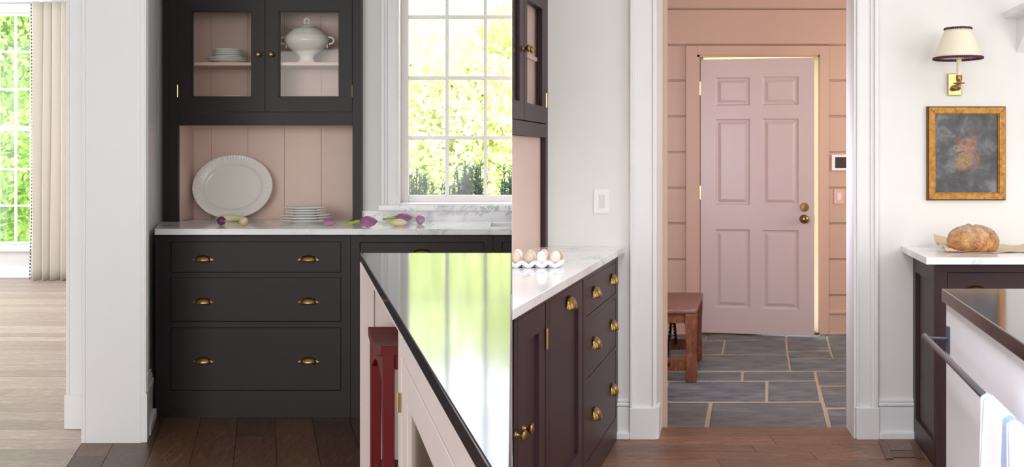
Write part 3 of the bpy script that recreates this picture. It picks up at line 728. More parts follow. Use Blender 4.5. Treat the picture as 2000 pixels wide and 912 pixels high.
# marble counter with an undermount sink cut-out
sF = 393.5; yF = F/sF; zt, zb = ZT, PZ(459, sF)
xl0 = PX(302, sF); yBk = 5.98
hxa, hy0, hy1 = PX(958, 375), 5.27, 5.60
cm = MB()
cm.prism([(xl0, yF), (hxa, yF), (hxa, yW-0.0), (-1.83, yW-0.0), (xl0-0.18, 5.70)], zb, zt)
cm.box(hxa, -0.0006, yF, hy0, zb, zt); cm.box(hxa, -0.0006, hy1, yW, zb, zt)
cm.prism([(-1.84, yW-0.001), (-0.92, yW-0.001), (-0.92, yBk), (-1.84, yBk)], zb, zt)
obj('marble_counter', cm, M['marble'], label='long white grey-veined marble counter on the dark cabinets', cat='counter', bevel=0.0025)
sk = MB(); t_ = 0.012
sk.box(hxa-0.01, -0.0008, hy0-0.01, hy1+0.01, zb-0.2, zb-0.188); sk.box(hxa-0.012, hxa, hy0-0.01, hy1+0.01, zb-0.2, zb-0.0005)
sk.box(hxa, -0.0008, hy0-0.012, hy0, zb-0.2, zb-0.0005); sk.box(hxa, -0.0008, hy1, hy1+0.012, zb-0.2, zb-0.0005)
obj('sink', sk, M['china'], label='white undermount sink set in the marble counter below the window', cat='sink', bevel=0.004)

# the hutch
sH = 353.0; yH = F/sH; sN = 336.0; yN = F/sN
def HX(px): return PX(px, sH)
def HZ(py): return PZ(py, sH)
TH_ = T0(yH)
HT = 2.75
hu = empty('hutch', ((HX(317)+HX(704))/2, yH, ZT), 'tall dark hutch with two glass doors over an open pink niche', 'hutch')
m_ = MB(TH_)
m_.box(HX(317), HX(329.5), 0.006, 0.03, ZT, HT); m_.box(HX(330), HX(347.5), 0, 0.03, ZT, HT); m_.box(HX(688.5), HX(704), 0, 0.03, ZT, HT)
m_.box(HX(347.5), HX(688.5), 0, 0.03, HZ(245), HZ(219)); m_.box(HX(347.5), HX(688.5), 0, 0.03, HZ(-12), HT)
obj('face_frame', m_, M['dark'], hu, bevel=0.001)
m_ = MB(TH_); m_.box(HX(690), HX(704), 0.03, yW-yH, ZT, HT); m_.box(HX(690), HX(704)-0.004, 0.03, yN-yH+0.02, ZT, HT)
obj('side_panel', m_, M['dark'], hu)
m_ = MB(TH_); m_.box(HX(318), HX(347.5)-0.001, 0.03, yN-yH+0.02, ZT, HT); obj('side_panel', m_, M['niche'], hu)
obj('niche_top', MB(TH_).box(HX(347), HX(690), 0.03, yN-yH, HZ(245), HZ(222)), M['niche'], hu)
obj('cabinet_floor', MB(TH_).box(HX(347), HX(690), 0.03, yN-yH, HZ(222), HZ(219)), M['niche'], hu)
obj('top_panel', MB(TH_).box(HX(318), HX(704), 0.0, yN-yH, HT, HT+0.03), M['dark'], hu)
bx = [HX(347.5)-0.01, PX(412.5, sN), PX(484, sN), PX(555.5, sN), PX(627.5, sN), HX(690)+0.02]
obj('back_panel', MB().box(HX(347)-0.02, HX(690)+0.03, yN+0.014, yN+0.02, ZT, HT), M['niche'], hu)
for i in range(5):
    for z0, z1 in ((ZT, HZ(245)), (HZ(219), HT)):
        obj('back_board', MB().box(bx[i]+0.0006, bx[i+1]-0.0006, yN, yN+0.015, z0, z1), M['niche'], hu, bevel=0.0012)
sh = obj('shelf', MB(TH_).box(HX(347.5), HX(689), 0.034, yN-yH-0.002, PZ(129, 349), PZ(122.5, 349)), M['niche'], hu, bevel=0.001)
for (a, b_, g0, g1, kx_, hx_) in ((348.3, 517.6, 374, 492, 506, 347.5), (518.6, 687.8, 544.5, 663, 531, 688)):
    dz0, dz1, gz0, gz1 = HZ(218), HZ(-11), HZ(190), HZ(21)
    d = MB(TH_); y0, y1 = -0.003, 0.022
    d.box(HX(a), HX(g0), y0, y1, dz0, dz1); d.box(HX(g1), HX(b_), y0, y1, dz0, dz1); d.box(HX(g0), HX(g1), y0, y1, dz0, gz0); d.box(HX(g0), HX(g1), y0, y1, gz1, dz1)
    do = obj('glass_door', d, M['dark'], hu)
    l = MB(TH_); e = 0.006
    l.box(HX(g0), HX(g0)+e, 0.004, 0.02, gz0, gz1); l.box(HX(g1)-e, HX(g1), 0.004, 0.02, gz0, gz1); l.box(HX(g0), HX(g1), 0.004, 0.02, gz0, gz0+e); l.box(HX(g0), HX(g1), 0.004, 0.02, gz1-e, gz1)
    obj('glazing_bead', l, M['dark'], do)
    obj('glass_pane', MB(TH_).box(HX(g0)+0.002, HX(g1)-0.002, 0.010, 0.013, gz0+0.002, gz1-0.002), M['cabglass'], do)
    knob(do, TH_, HX(kx_), HZ(107), -0.003, 0.95)
    h_ = MB(TH_); h_.tube([(HX(hx_), -0.006, HZ(190)), (HX(hx_), -0.006, HZ(166))], 0.0045, 8)
    obj('hinge', h_, M['brasspol'], do, label='slim brass hinge')

# ------------------------------------------------------------------ CHINA
def plate_prof(r, h=0.018, foot=0.55):
    return [(0.001, 0.0), (r*foot*0.9, 0.0), (r*foot, 0.0), (r*foot, 0.004), (r*0.72, 0.008), (r, h-0.003), (r, h), (r*0.97, h+0.0005), (r*0.70, 0.0115), (r*0.6, 0.009), (0.001, 0.009)]
def plate_stack(cx, cy, z, items, labels, group):
    for (r, dz, jx), lab in zip(items, labels):
        obj('plate', MB().lathe(plate_prof(r), (0, 0, 0), 40).__class__(lambda p, cx=cx+jx, cy=cy, z=z: p+Vector((cx, cy, z))).lathe(plate_prof(r), (0, 0, 0), 40),
            M['china'], smooth=True, label=lab, cat='plate', group=group)
        z += dz
zs = PZ(122.5, 349)
ords = ['bottom', 'second from the bottom', 'third from the bottom', 'third from the top', 'second from the top', 'top']
plate_stack(PX(445, 345), F/345, zs, [(0.112, 0.0125, 0.002), (0.112, 0.0125, -0.003), (0.084, 0.012, 0.003), (0.083, 0.012, 0.0), (0.083, 0.012, 0.002), (0.083, 0.012, 0.001)],
    ['white plate on the hutch shelf, %s of the six' % o for o in ords], 'plates stacked on the hutch shelf')
zf = HZ(219)
plate_stack(PX(458, 345), F/345, zf+0.05, [(0.112, 0.0125, 0.0), (0.112, 0.0125, 0.004), (0.112, 0.012, 0.008)],
    ['white plate below the hutch shelf on the left, %s of three' % o for o in ('lowest', 'middle', 'topmost')], 'plates low in the left of the hutch')
obj('plate_stand', MB(lambda p: p+Vector((PX(458, 345), F/345, zf))).lathe([(0.06, 0), (0.064, 0.004), (0.058, 0.02), (0.072, 0.044), (0.075, 0.0495), (0.001, 0.0495)], (0, 0, 0), 32), M['china'], smooth=True, label='white bowl under the low left plates in the hutch', cat='bowl')
plate_stack(PX(563, 345), F/345, zf+0.05, [(0.098, 0.0125, 0.0), (0.098, 0.012, 0.002)], ['white plate low behind the right glass door, %s one' % o for o in ('lower', 'upper')], 'plates low in the right of the hutch')
obj('plate_stand', MB(lambda p: p+Vector((PX(563, 345), F/345, zf))).lathe([(0.055, 0), (0.058, 0.004), (0.05, 0.02), (0.06, 0.044), (0.064, 0.0495), (0.001, 0.0495)], (0, 0, 0), 32), M['china'], smooth=True, label='white bowl under the low right plates in the hutch', cat='bowl')
plate_stack(PX(596, 358), F/358, ZT+0.0, [(0.136, 0.0150, 0.0), (0.136, 0.0135, 0.001), (0.136, 0.0135, -0.002), (0.113, 0.0135, 0.001), (0.113, 0.0135, 0.0), (0.113, 0.0135, -0.001)],
    ['white plate on the marble counter, %s of the stack of six' % o for o in ords], 'plates stacked on the marble counter')

# tureen
u_ = 0.00079
tc_ = Vector((PX(599, 346), F/346, zs))
tu = empty('tureen', tc_, 'white ironstone soup tureen with lid and rope handles on the shelf', 'tureen')
def TT(p): return Vector((p.x, p.y*0.78, p.z))+tc_
bp = [(75, 0), (76, 4), (66, 12), (54, 24), (50, 40), (58, 58), (88, 78), (122, 104), (146, 130), (158, 156), (158, 174), (150, 184), (154, 192), (148, 194), (140, 186), (20, 180), (1, 180)]
obj('body', MB(TT).lathe([(r*u_, z*u_) for r, z in bp], n=44), M['cream_china'], tu, smooth=True)
lp = [(152, 194), (150, 200), (136, 206), (132, 214), (118, 228), (112, 232), (106, 240), (78, 254), (62, 258), (56, 266), (30, 276), (14, 280), (1, 281)]
ld = obj('lid', MB(TT).lathe([(r*u_, z*u_) for r, z in lp], n=44), M['cream_china'], tu, smooth=True)
fk = MB(TT); fk.tube([((18*math.cos(a))*u_, 0, (302+22*math.sin(a))*u_) for a in [i*2*PI/18 for i in range(18)]], 6.5*u_, 8, closed=True)
fk.lathe([(14*u_, 276*u_), (9*u_, 284*u_), (1*u_, 286*u_)], n=12)
obj('finial', fk, M['cream_china'], ld, smooth=True)
for s in (-1, 1):
    hm = MB(TT); pts = []
    for i in range(15):
        a = math.radians(-100+i*215/14)
        pts.append(((s*(164+30*math.cos(a)))*u_, 0, (164+24*math.sin(a))*u_))
    hm.tube(pts, [(7.0+1.6*(i % 2))*u_ for i in range(15)], 8)
    hm.ball((s*146*u_, 0, 128*u_), 8*u_, 9*u_, 20*u_, 10, 8)
    obj('handle', hm, M['cream_china'], tu, smooth=True)

# oval platter leaning on the pink boards
pw, ph_ = 78.5/342, 63.5/342
lean = math.radians(13)
pb = Vector((PX(449.5, 344), 0, ZT+0.003))
Rl = Matrix.Rotation(PI/2-0.0, 3, 'X'); 
ybot = yN-0.012-2*ph_*math.sin(lean)-0.012
def TP(p):      # p.x across, p.y up in the plate, p.z towards the viewer
    up = p.y+ph_; c, s = math.cos(lean), math.sin(lean)
    return Vector((pb.x+p.x, ybot+up*s-p.z*c, pb.z+up*c+p.z*s))
pm = MB(TP); NR = 360
rings = [(0.0, 0.004), (0.45, 0.004), (0.66, 0.0045), (0.705, 0.007), (0.745, 0.017), (0.78, 0.0195), (0.90, 0.024), (0.915, 0.0245), (0.985, 0.028), (1.0, 0.028), (1.0, 0.025), (0.78, 0.013), (0.7, 0.0), (0.66, 0.0), (0.0, 0.0)]
def ringpt(i, j):
    k, z = rings[j]; a = 2*PI*i/NR
    if 0.91 < k <= 1.0 and j < 10:
        z += 0.0022*(1 if (i//2) % 2 else -1)*(1 if k > 0.95 else 0.7)
    ax, ay = (pw*k, ph_*k) if k > 0.75 else (pw*k*(1+0.02*(0.75-k)), ph_*k*0.985)
    return (ax*math.cos(a), ay*math.sin(a), z)
pm.add([ringpt(i, j) for j in range(len(rings)) for i in range(NR)], [(j*NR+i, j*NR+(i+1) % NR, (j+1)*NR+(i+1) % NR, (j+1)*NR+i) for j in range(len(rings)-1) for i in range(NR)])
obj('platter', pm, M['cream_china'], smooth=True, label='large oval white platter with fluted rim leaning in the niche', cat='platter')

# ------------------------------------------------------------------ TURNIPS AND RADISHES
def veg_thing(name, label, px, py, r, length, matv, yaw, tilt=0.0, taper=0.8, greens=None, tail=0.05, squash=1.0, seed=1):
    rnd = random.Random(seed)
    c = FL(px, py, ZT); c.z = ZT
    t = empty(name, c, label, 'vegetable', 'turnips and radishes on the marble counter')
    t.rotation_euler = (0, 0, yaw); WORLD_AT[t.name] = Vector((0, 0, 0))
    ct, st = math.cos(tilt), math.sin(tilt)
    def TV(p): return Vector((p.x*ct-p.z*st, p.y, p.x*st+p.z*ct+r*squash))
    prof = []                                     # along +x: crown at -x, root tip at +x
    n = 12
    for i in range(n+1):
        u = i/n; x = -length*0.42+u*length
        rr = r*(math.sin(PI*min(1, u**taper))**0.62) if 0 < u < 1 else r*0.06
        prof.append((max(rr, r*0.05), x))
    obj('root', MB(TV).lathe(prof, n=18, axis='X', sy=squash), matv, t, smooth=True)
    if tail:
        m2 = MB(TV); x = length*0.56; pts = [(x, 0, 0)]
        for k in range(6): pts.append((x+tail*(k+1)/6, rnd.uniform(-1, 1)*tail*0.12, -k*r*0.10+rnd.uniform(-.1, .2)*tail*0.3))
        m2.tube(pts, r*0.16, 6, r2=0.0006); obj('tail_root', m2, M['root'], t, smooth=True)
    if greens:
        m3 = MB(TV)
        for k in range(greens[0]):
            a = rnd.uniform(-0.35, 0.35); L = greens[1]*rnd.uniform(0.7, 1.05); b0 = -length*0.40
            pts = [(b0-L*q/4, math.sin(a)*L*q/4+rnd.uniform(-.002, .002), rnd.uniform(-.003, .003)-r*0.5*q/4+0.002*k) for q in range(5)]
            m3.tube(pts, r*0.19, 6, r2=r*0.11)
        obj('leaf_stalks', m3, M['greens'], t, smooth=True, label='cut green leaf stalks')
    return t
veg_thing('radish', 'long pale green-shouldered radish in front of the platter', 448, 433, 0.020, 0.16, M['radish_white'], 0.05, 0, 0.75, (3, 0.02), 0.03, seed=3)
veg_thing('turnip', 'small dark purple turnip in front of the pale radish', 432, 440, 0.0235, 0.052, M['turnip_dark'], -0.7, 0, 0.9, (2, 0.02), 0.04, seed=4)
veg_thing('turnip', 'stubby tan turnip lying right of the dark purple turnip', 476, 441, 0.023, 0.062, M['radish_tan'], -1.1, 0, 0.85, (2, 0.018), 0.02, seed=5)
veg_thing('turnip', 'slim purple turnip with long tail right of the plates', 645, 440, 0.0165, 0.080, M['turnip_purple'], PI+0.05, 0, 0.9, (2, 0.014), 0.055, seed=6)
veg_thing('turnip', 'plump purple turnip with green stalks below the hutch corner', 717, 444, 0.029, 0.092, M['turnip_purple'], 0.05, 0, 0.85, (4, 0.085), 0.07, seed=7)
veg_thing('turnip', 'purple turnip with yellow-green stalks lying behind the white radish', 786, 433, 0.023, 0.09, M['turnip_purple'], 0.1, 0, 0.8, (4, 0.075), 0.05, seed=8)
veg_thing('radish', 'short white radish with yellowish end near the window', 780, 442, 0.0195, 0.098, M['radish_white'], PI+0.12, 0, 1.0, (2, 0.008), 0.06, seed=9)
veg_thing('turnip', 'round pale mauve turnip nearest the sink', 821, 438, 0.0255, 0.052, M['turnip_pale'], -1.4, 0, 0.95, None, 0.012, seed=10)

# ------------------------------------------------------------------ LEFT ISLAND AND STOOL
sI = 530.0; yI = F/sI; xI = PX(703, sI); kL = -0.2035
def ix(d, o=0.0): return xI + kL*(d-yI) + o
zi1, zi0 = ZT, ZT-0.03
d_end = yI + (xI+0.0008)/(-kL)*-1.0
d0 = yI - (-0.0008-xI)/(-kL)
isl = empty('kitchen_island', (xI, yI, 0), 'pale pink kitchen island with reflective dark stone top in the foreground', 'island')
obj('countertop', MB().prism([(xI, yI), (-0.0008, yI), (-0.0008, d0)], zi0, zi1), M['soapstone'], isl, bevel=0.003)
o1 = 0.014
obj('corner_post', MB().prism([(xI+0.003, yI-0.02), (xI+0.06, yI-0.02), (xI+0.06, yI-0.06), (xI+0.008, yI-0.045)], 0, zi0), M['islandpink'], isl, bevel=0.002)
obj('end_panel', MB().box(xI+0.0595, -0.001, yI-0.05, yI-0.02, 0.2, zi0), M['islandpink'], isl)
m_ = MB(); m_.box(xI+0.06, -0.001, yI-0.052, yI-0.02, 0.2, 0.29); obj('base_rail', m_, M['islandpink'], isl, bevel=0.002)
dn = 2.40
def nearpoly(o): return [(ix(dn, o), dn), (-0.001, dn), (-0.001, dn-(-0.001-ix(dn, o))/0.2035)]
obj('cabinet_body', MB().prism(nearpoly(0.030), 0.0, zi0), M['islandpink'], isl)
Ti = frame(ix(dn, o1), dn, -kL, -1.0)              # runs from the far corner towards the viewer, x along, y behind
def Tis(p):
    d = Vector((-kL, -1.0)).normalized(); n = Vector((-d.y, d.x))
    if n.x < 0: n = -n
    return Vector((min(-0.001, ix(dn, o1)+d.x*p.x+n.x*p.y), dn+d.y*p.x+n.y*p.y, p.z))
m_ = MB(Tis); m_.box(0, 0.075, 0, 0.02, 0.0, zi0); m_.box(0.075, 1.25, 0, 0.02, zi0-0.075, zi0); 
obj('face_frame', m_, M['islandpink'], isl, bevel=0.002)
# recessed fillet between slab and end panel seen along the edge
obj('apron', MB().prism([(xI+0.012, yI-0.02), (ix(dn, o1), dn), (ix(dn, 0.036), dn), (xI+0.034, yI-0.02)], zi0-0.028, zi0), M['islandpink'], isl)
dm = MB(Tis); z0d, z1d = 0.10, zi0-0.08
dm.box(0.080, 0.20, 0.001, 0.022, z0d, z1d); dm.box(0.20, 1.2, 0.001, 0.022, z1d-0.075, z1d); dm.box(0.20, 1.2, 0.001, 0.022, z0d, z0d+0.08)
do = obj('glass_door', dm, M['islandpink'], isl, bevel=0.002)
obj('glass_pane', MB(Tis).box(0.195, 1.2, 0.011, 0.016, z0d+0.07, z1d-0.07), mat('dark_olive_glass', S((88, 78, 56)), 0.2), do)
hm = MB(Tis); hz = H-(785-CY)/ (F/2.33)
hm.tube([(0.077, -0.005, hz-0.022), (0.077, -0.005, hz+0.022)], 0.0042, 8)
obj('hinge', hm, M['brasspol'], do, label='brass butt hinge')

# red stool tucked below the island
ZS = 0.705; st = FL(722, 638, ZS); sf = FL(747, 676, ZS)
s0 = Vector((st.x, st.y)); s1 = Vector((sf.x, sf.y))
sw = 0.30
stool = empty('stool', (s1.x+0.1, (s0.y+s1.y)/2, 0), 'oxblood red wooden counter stool tucked under the island', 'stool')
dvec = (s0-s1)
def TS(p):          # x 0..1 across, y 0..1 front to back, z
    q = s1+dvec*p.y+Vector((sw*p.x, 0)); return Vector((q.x, q.y, p.z))
def seat(u, v):
    return (u, v, ZS-0.030*math.sin(PI*v)**1.0)
m_ = MB(TS); nv = 11
for j in range(nv):
    v = j/(nv-1); z = ZS-0.026*math.sin(PI*v)
    m_.add([(-0.02, v, z), (1.02, v, z), (-0.02, v, z-0.03), (1.02, v, z-0.03)], [])
for j in range(nv-1):
    a = j*4; m_.f += [(a, a+1, a+5, a+4), (a+2, a+6, a+7, a+3), (a, a+4, a+6, a+2), (a+1, a+3, a+7, a+5)]
m_.f += [(0, 2, 3, 1), ((nv-1)*4, (nv-1)*4+1, (nv-1)*4+3, (nv-1)*4+2)]
obj('seat', m_, M['red'], stool, bevel=0.002)
lw = 0.13; lv = 0.10
for (a, b_) in ((0, 0), (1-lw, 0), (0, 1-lv), (1-lw, 1-lv)):
    m_ = MB(TS); k = -0.04 if b_ == 0 else 0.04
    m_.add([(a, b_, ZS-0.02), (a+lw, b_, ZS-0.02), (a+lw, b_+lv, ZS-0.02), (a, b_+lv, ZS-0.02), (a+0.01, b_+k, 0), (a+lw-0.01, b_+k, 0), (a+lw-0.01, b_+lv+k, 0), (a+0.01, b_+lv+k, 0)],
           [(0, 1, 2, 3), (4, 7, 6, 5), (0, 4, 5, 1), (1, 5, 6, 2), (2, 6, 7, 3), (3, 7, 4, 0)])
    obj('leg', m_, M['red'], stool, bevel=0.003)
obj('apron', MB(TS).box(lw, 1-lw, 0.02, 0.06, ZS-0.075, ZS-0.02), M['red'], stool)
obj('apron', MB(TS).box(lw, 1-lw, 0.94, 0.98, ZS-0.075, ZS-0.02), M['red'], stool)
m_ = MB(TS); nv = 9
for a in (0.01,):
    for j in range(nv):
        v = lv+(1-2*lv)*j/(nv-1); zz_ = ZS-0.10+0.05*math.sin(PI*j/(nv-1))
        m_.add([(a, v, ZS-0.02-0.02*math.sin(PI*v)), (a+0.05, v, ZS-0.02-0.02*math.sin(PI*v)), (a, v, zz_-0.03), (a+0.05, v, zz_-0.03)], [])
    for j in range(nv-1):
        k = j*4; m_.f += [(k, k+1, k+5, k+4), (k+2, k+6, k+7, k+3), (k, k+4, k+6, k+2), (k+1, k+3, k+7, k+5)]
obj('side_apron', m_, M['red'], stool)
obj('stretcher', MB(TS).box(0.03, 0.1, lv, 1-lv, 0.16, 0.2), M['red'], stool)
obj('stretcher', MB(TS).box(lw, 1-lw, 0.02, 0.07, 0.2, 0.24), M['red'], stool)

# ------------------------------------------------------------------ CURTAIN
sQ = F/10.98
cu = empty('curtain', (PX(98, sQ), 10.98, 0), 'long cream linen curtain with dark bead trim at the dining window', 'curtain')
m_ = MB(); x0, x1 = PX(61, sQ), PX(150, sQ); zt_ = 2.98; zb_ = PZ(546, sQ)
def cur(u, v):
    a = u*2*PI*5.2; amp = 0.045+0.03*(1-v)
    ph = a+0.5*math.sin(a*0.5)+0.8*math.sin(v*2.0+u*5)
    x = x0+(x1-x0)*u+0.012*math.sin(ph*2+v)+0.02*(1-v)*(0.5-u)*0.6
    return (x, 10.98-0.02+amp*math.sin(ph), zb_+(zt_-zb_)*v)
m_.grid(150, 26, cur)
obj('drape', m_, M['curtain'], cu, smooth=True, solid=0.004)
for k in range(80):
    z = zb_+0.02+(zt_-zb_-0.05)*k/79
    if k == 0: 
        bm_ = MB().ball((0, 0, 0), 0.008, 0.008, 0.013, 8, 6)
        me_ = bpy.data.meshes.new('bead'); me_.from_pydata([tuple(p) for p in bm_.v], [], bm_.f); me_.materials.append(M['trimbead'])
    o = bpy.data.objects.new('bead', me_); COL.objects.link(o); o.parent = cu
    p = cur(0, (z-zb_)/(zt_-zb_)); o.location = Vector((p[0]-0.012, p[1]-0.004, z))-WORLD_AT[cu.name]

# ------------------------------------------------------------------ RIGHT KITCHEN: PLUM BASE RUN
kR = 0.26; XR = PX(1207, sR)
def rx(d): return XR+kR*(d-yR)
def D_of(px): return 1000*0+ (2000*kR and (2000*(yR*kR-XR))/(2000*kR-(px-1000)))
LN = math.hypot(kR, 1)
def A(d): return (d-yR)*LN
def TR(p):            # x along the run (0 at the wall, negative nearer), y behind the face, z
    d = Vector((kR, 1)).normalized(); n = Vector((-d.y, d.x))
    return Vector((max(0.0008, XR+d.x*p.x+n.x*p.y), min(yR-0.0005, yR+d.y*p.x+n.y*p.y), p.z))
def AD(px): return A(D_of(px))
ZRB, ZRT = 0.858, 0.889
dmin = yR-XR/kR
def bodypoly(a, b_):
    d0_, d1_ = yR+a/LN, yR+b_/LN
    o = 0.02*LN
    return [(max(0.0008, rx(d0_)-o), d0_), (rx(d1_)-o, d1_), (0.0008, d1_), (0.0008, d0_)]
def runit(name, label, a, b_):
    t = empty(name, (rx(yR+b_/LN), yR+b_/LN, 0), label, 'cabinet')
    obj('body', MB().prism(bodypoly(a, b_), 0, ZRB), M['plum'], t)
    return t
# three-drawer unit next to the wall
a0, a1 = AD(1142.5), -0.001
u1 = runit('drawer_cabinet', 'plum base cabinet with three drawers beside the doorway wall', a0, a1)
f = MB(TR); dA, dB = AD(1145.5), AD(1203)
f.box(a0+0.001, dA, 0, 0.02, 0, ZRB); f.box(dB, a1, 0, 0.02, 0, ZRB)
for z0, z1 in ((0.824, ZRB), (0.658, 0.680), (0.416, 0.436), (0, 0.113)): f.box(dA, dB, 0, 0.02, z0, z1)
obj('face_frame', f, M['plum'], u1)
for (z0, z1, pz) in ((0.682, 0.822, 0.757), (0.438, 0.656, 0.553), (0.115, 0.414, 0.268)):
    d = obj('drawer', MB(TR).box(dA+0.003, dB-0.003, 0.001, 0.03, z0, z1), M['plum'], u1, bevel=0.0015)
    for px in (1160, 1194.5): cup_pull(d, TR, AD(px), pz, w=0.085, h=0.044, p=0.03)
# pull-out front
b0, b1 = AD(1071), a0-0.002
u2 = runit('pullout_cabinet', 'plum pull-out cabinet with one brass cup pull and recessed panel', b0, b1)
f = MB(TR); f.box(b0+0.001, AD(1073.5), 0, 0.02, 0, ZRB); f.box(AD(1139.5), b1, 0, 0.02, 0, ZRB); f.box(AD(1073.5), AD(1139.5), 0, 0.02, 0.834, ZRB); f.box(AD(1073.5), AD(1139.5), 0, 0.02, 0, 0.113)
obj('face_frame', f, M['plum'], u2)
def shaker(parent, TT_, x0, x1, z0, z1, st_, rl, m_, name='door'):
    d = MB(TT_); d.box(x0, x0+st_, 0.001, 0.024, z0, z1); d.box(x1-st_, x1, 0.001, 0.024, z0, z1); d.box(x0+st_, x1-st_, 0.001, 0.024, z0, z0+rl[0]); d.box(x0+st_, x1-st_, 0.001, 0.024, z1-rl[1], z1)
    o = obj(name, d, m_, parent)
    obj('panel', MB(TT_).box(x0+st_, x1-st_, 0.012, 0.022, z0+rl[0], z1-rl[1]), m_, o)
    return o
d = shaker(u2, TR, AD(1074.5), AD(1138.5), 0.115, 0.832, 0.085, (0.08, 0.088), M['plum'])
cup_pull(d, TR, AD(1110), 0.783, w=0.085, h=0.046, p=0.03)
# double doors
c0, c1_ = A(dmin)+0.03, b0-0.002
u3 = runit('door_cabinet', 'plum cabinet with paired brass knobs at the left edge of the run', c0, c1_)
f = MB(TR); f.box(AD(1066.5), c1_, 0, 0.02, 0, ZRB); f.box(c0, AD(1066.5), 0, 0.02, 0.834, ZRB); f.box(c0, AD(1066.5), 0, 0.02, 0, 0.06)
obj('face_frame', f, M['plum'], u3)
dd = shaker(u3, TR, AD(1011.5), AD(1065), 0.062, 0.832, 0.085, (0.08, 0.08), M['plum'])
knob(dd, TR, AD(1021), 0.508, 0.001, 1.0)
h_ = MB(TR); h_.tube([(AD(1065.7), -0.004, 0.685), (AD(1065.7), -0.004, 0.752)], 0.0055, 8); obj('hinge', h_, M['brasspol'], dd, label='slim brass hinge')
dd = obj('door', MB(TR).box(c0, AD(1011.5)-0.004, 0.001, 0.024, 0.062, 0.832), M['plum'], u3)
knob(dd, TR, AD(1006.5), 0.512, 0.001, 1.0)
# marble on the run
xe = PX(1220, sR)
obj('marble_counter', MB().prism([(0.0008, yR-(xe-0.0008)/kR), (xe, yR-0.001), (0.0008, yR-0.001)], ZRB+0.001, ZRT), M['marble'], label='white marble counter with the egg tray, on the plum cabinets', cat='counter', bevel=0.002)

# upper glazed cabinet on the run
XU = PX(1070, sR)
def TU(p):
    d = Vector((kR, 1)).normalized(); n = Vector((-d.y, d.x))
    return Vector((max(0.0008, XU+d.x*p.x+n.x*p.y), min(yR-0.0005, yR+d.y*p.x+n.y*p.y), p.z))
def AU(px): return A(2000*(yR*kR-XU)/(2000*kR-(px-1000)))
hu2 = empty('hutch', (XU, yR, ZRT), 'plum glass-front hutch with pink niche at the partition, above the eggs', 'hutch')
f = MB(TU); aS = AU(1065.6); aE = A(yR-XU/kR)+0.004
f.box(aS, -0.001, 0, 0.02, ZRT, 2.6); f.box(aE, aS, 0, 0.02, 1.392, 1.452); f.box(aE, aS, 0, 0.02, 2.06, 2.6)
obj('face_frame', f, M['plum'], hu2)
obj('end_panel', MB(TU).box(-0.045, -0.001, 0.02, 0.10, ZRT, 2.6), M['plum'], hu2)
nb = 0.036
obj('niche_back', MB().prism([(0.0009, yR-(XU-nb)/kR), (XU-nb, yR-0.046), (0.0009, yR-0.046)], ZRT, 1.392), M['niche'], hu2)
obj('cabinet_back', MB().prism([(0.0009, yR-(XU-nb*1.3)/kR), (XU-nb*1.3, yR-0.046), (0.0009, yR-0.046)], 1.452, 2.06), M['niche'], hu2)
obj('shelf', MB(TU).box(AU(1015), -0.046, 0.022, 0.06, 1.735, 1.752), M['niche'], hu2)
def gdoor(x0, x1, g0, g1, kpx, glass=True):
    d = MB(TU); z0, z1, gz0, gz1 = 1.457, 2.055, 1.532, 1.972
    d.box(x0, g0, -0.002, 0.02, z0, z1); d.box(g1, x1, -0.002, 0.02, z0, z1); d.box(g0, g1, -0.002, 0.02, z0, gz0); d.box(g0, g1, -0.002, 0.02, gz1, z1)
    o = obj('glass_door', d, M['plum'], hu2)
    obj('glass_pane', MB(TU).box(g0, g1, 0.008, 0.011, gz0, gz1), M['cabglass'], o)
    knob(o, TU, AU(kpx), 1.754, -0.002, 1.0)
    return o
o = gdoor(AU(1023.2), AU(1065), AU(1029), AU(1058.5), 1025.5)
h_ = MB(TU); h_.tube([(AU(1065.4), -0.004, 1.53), (AU(1065.4), -0.004, 1.595)], 0.005, 8); obj('hinge', h_, M['brasspol'], o, label='slim brass hinge')
gdoor(aE, AU(1022.4), aE+0.01, AU(1014), 1019)

# egg tray
et = Vector((0, 3.80, ZRT)); pit = 0.049; rc = 0.0245
def ex(i, j): return PX(1006, 528)+pit*i+0.24*pit*j
tray = empty('egg_tray', (ex(2, 0), 3.80, ZRT), 'white ceramic egg tray holding eggs on the marble counter', 'egg tray')
def cup_fn(c):
    def fn(u, v):
        th = 2*PI*u; hi = abs(math.sin(2*th))**1.3
        rim_r, rim_z = 0.0245+0.0065*hi, 0.0165+0.0125*hi
        prof = [(0.001, 0.0), (0.011, 0.0), (0.0185, 0.0045), (rim_r-0.0005, 0.014), (rim_r, rim_z-0.002), (rim_r-0.0012, rim_z), (rim_r-0.003, rim_z-0.002), (rim_r-0.005, 0.013), (0.012, 0.005), (0.001, 0.004)]
        q = prof[round(v*9)]
        return (c[0]+q[0]*math.cos(th), c[1]+q[0]*math.sin(th), c[2]+q[1])
    return fn
for j in range(2):
    for i in range(4):
        c = (ex(i, j), 3.80+pit*j, ZRT)
        obj('cup', MB(lambda p: Vector((max(0.0009, p.x), p.y, p.z))).grid(40, 10, cup_fn(c), close_u=True), M['carton'], tray, smooth=True)
egg_prof = [(math.sin(PI*i/14)*(0.0205-0.0028*math.cos(PI*(1-i/14))), 0.0275*(1-math.cos(PI*i/14))) for i in range(15)]
egl = {(0, 0): (1, 'peach egg in the front row, cut by the partition'), (1, 0): (2, 'tan speckled egg, second in the front row'), (2, 0): (0, 'white egg standing tall in the front row'), (3, 0): (4, 'pale pinkish egg at the right end of the front row'),
       (0, 1): (0, 'white egg in the back row behind the peach one'), (1, 1): (0, 'white egg in the back row behind the tan one'), (2, 1): (1, 'tall peach egg in the back row'), (3, 1): (3, 'orange-brown egg at the right end of the back row')}
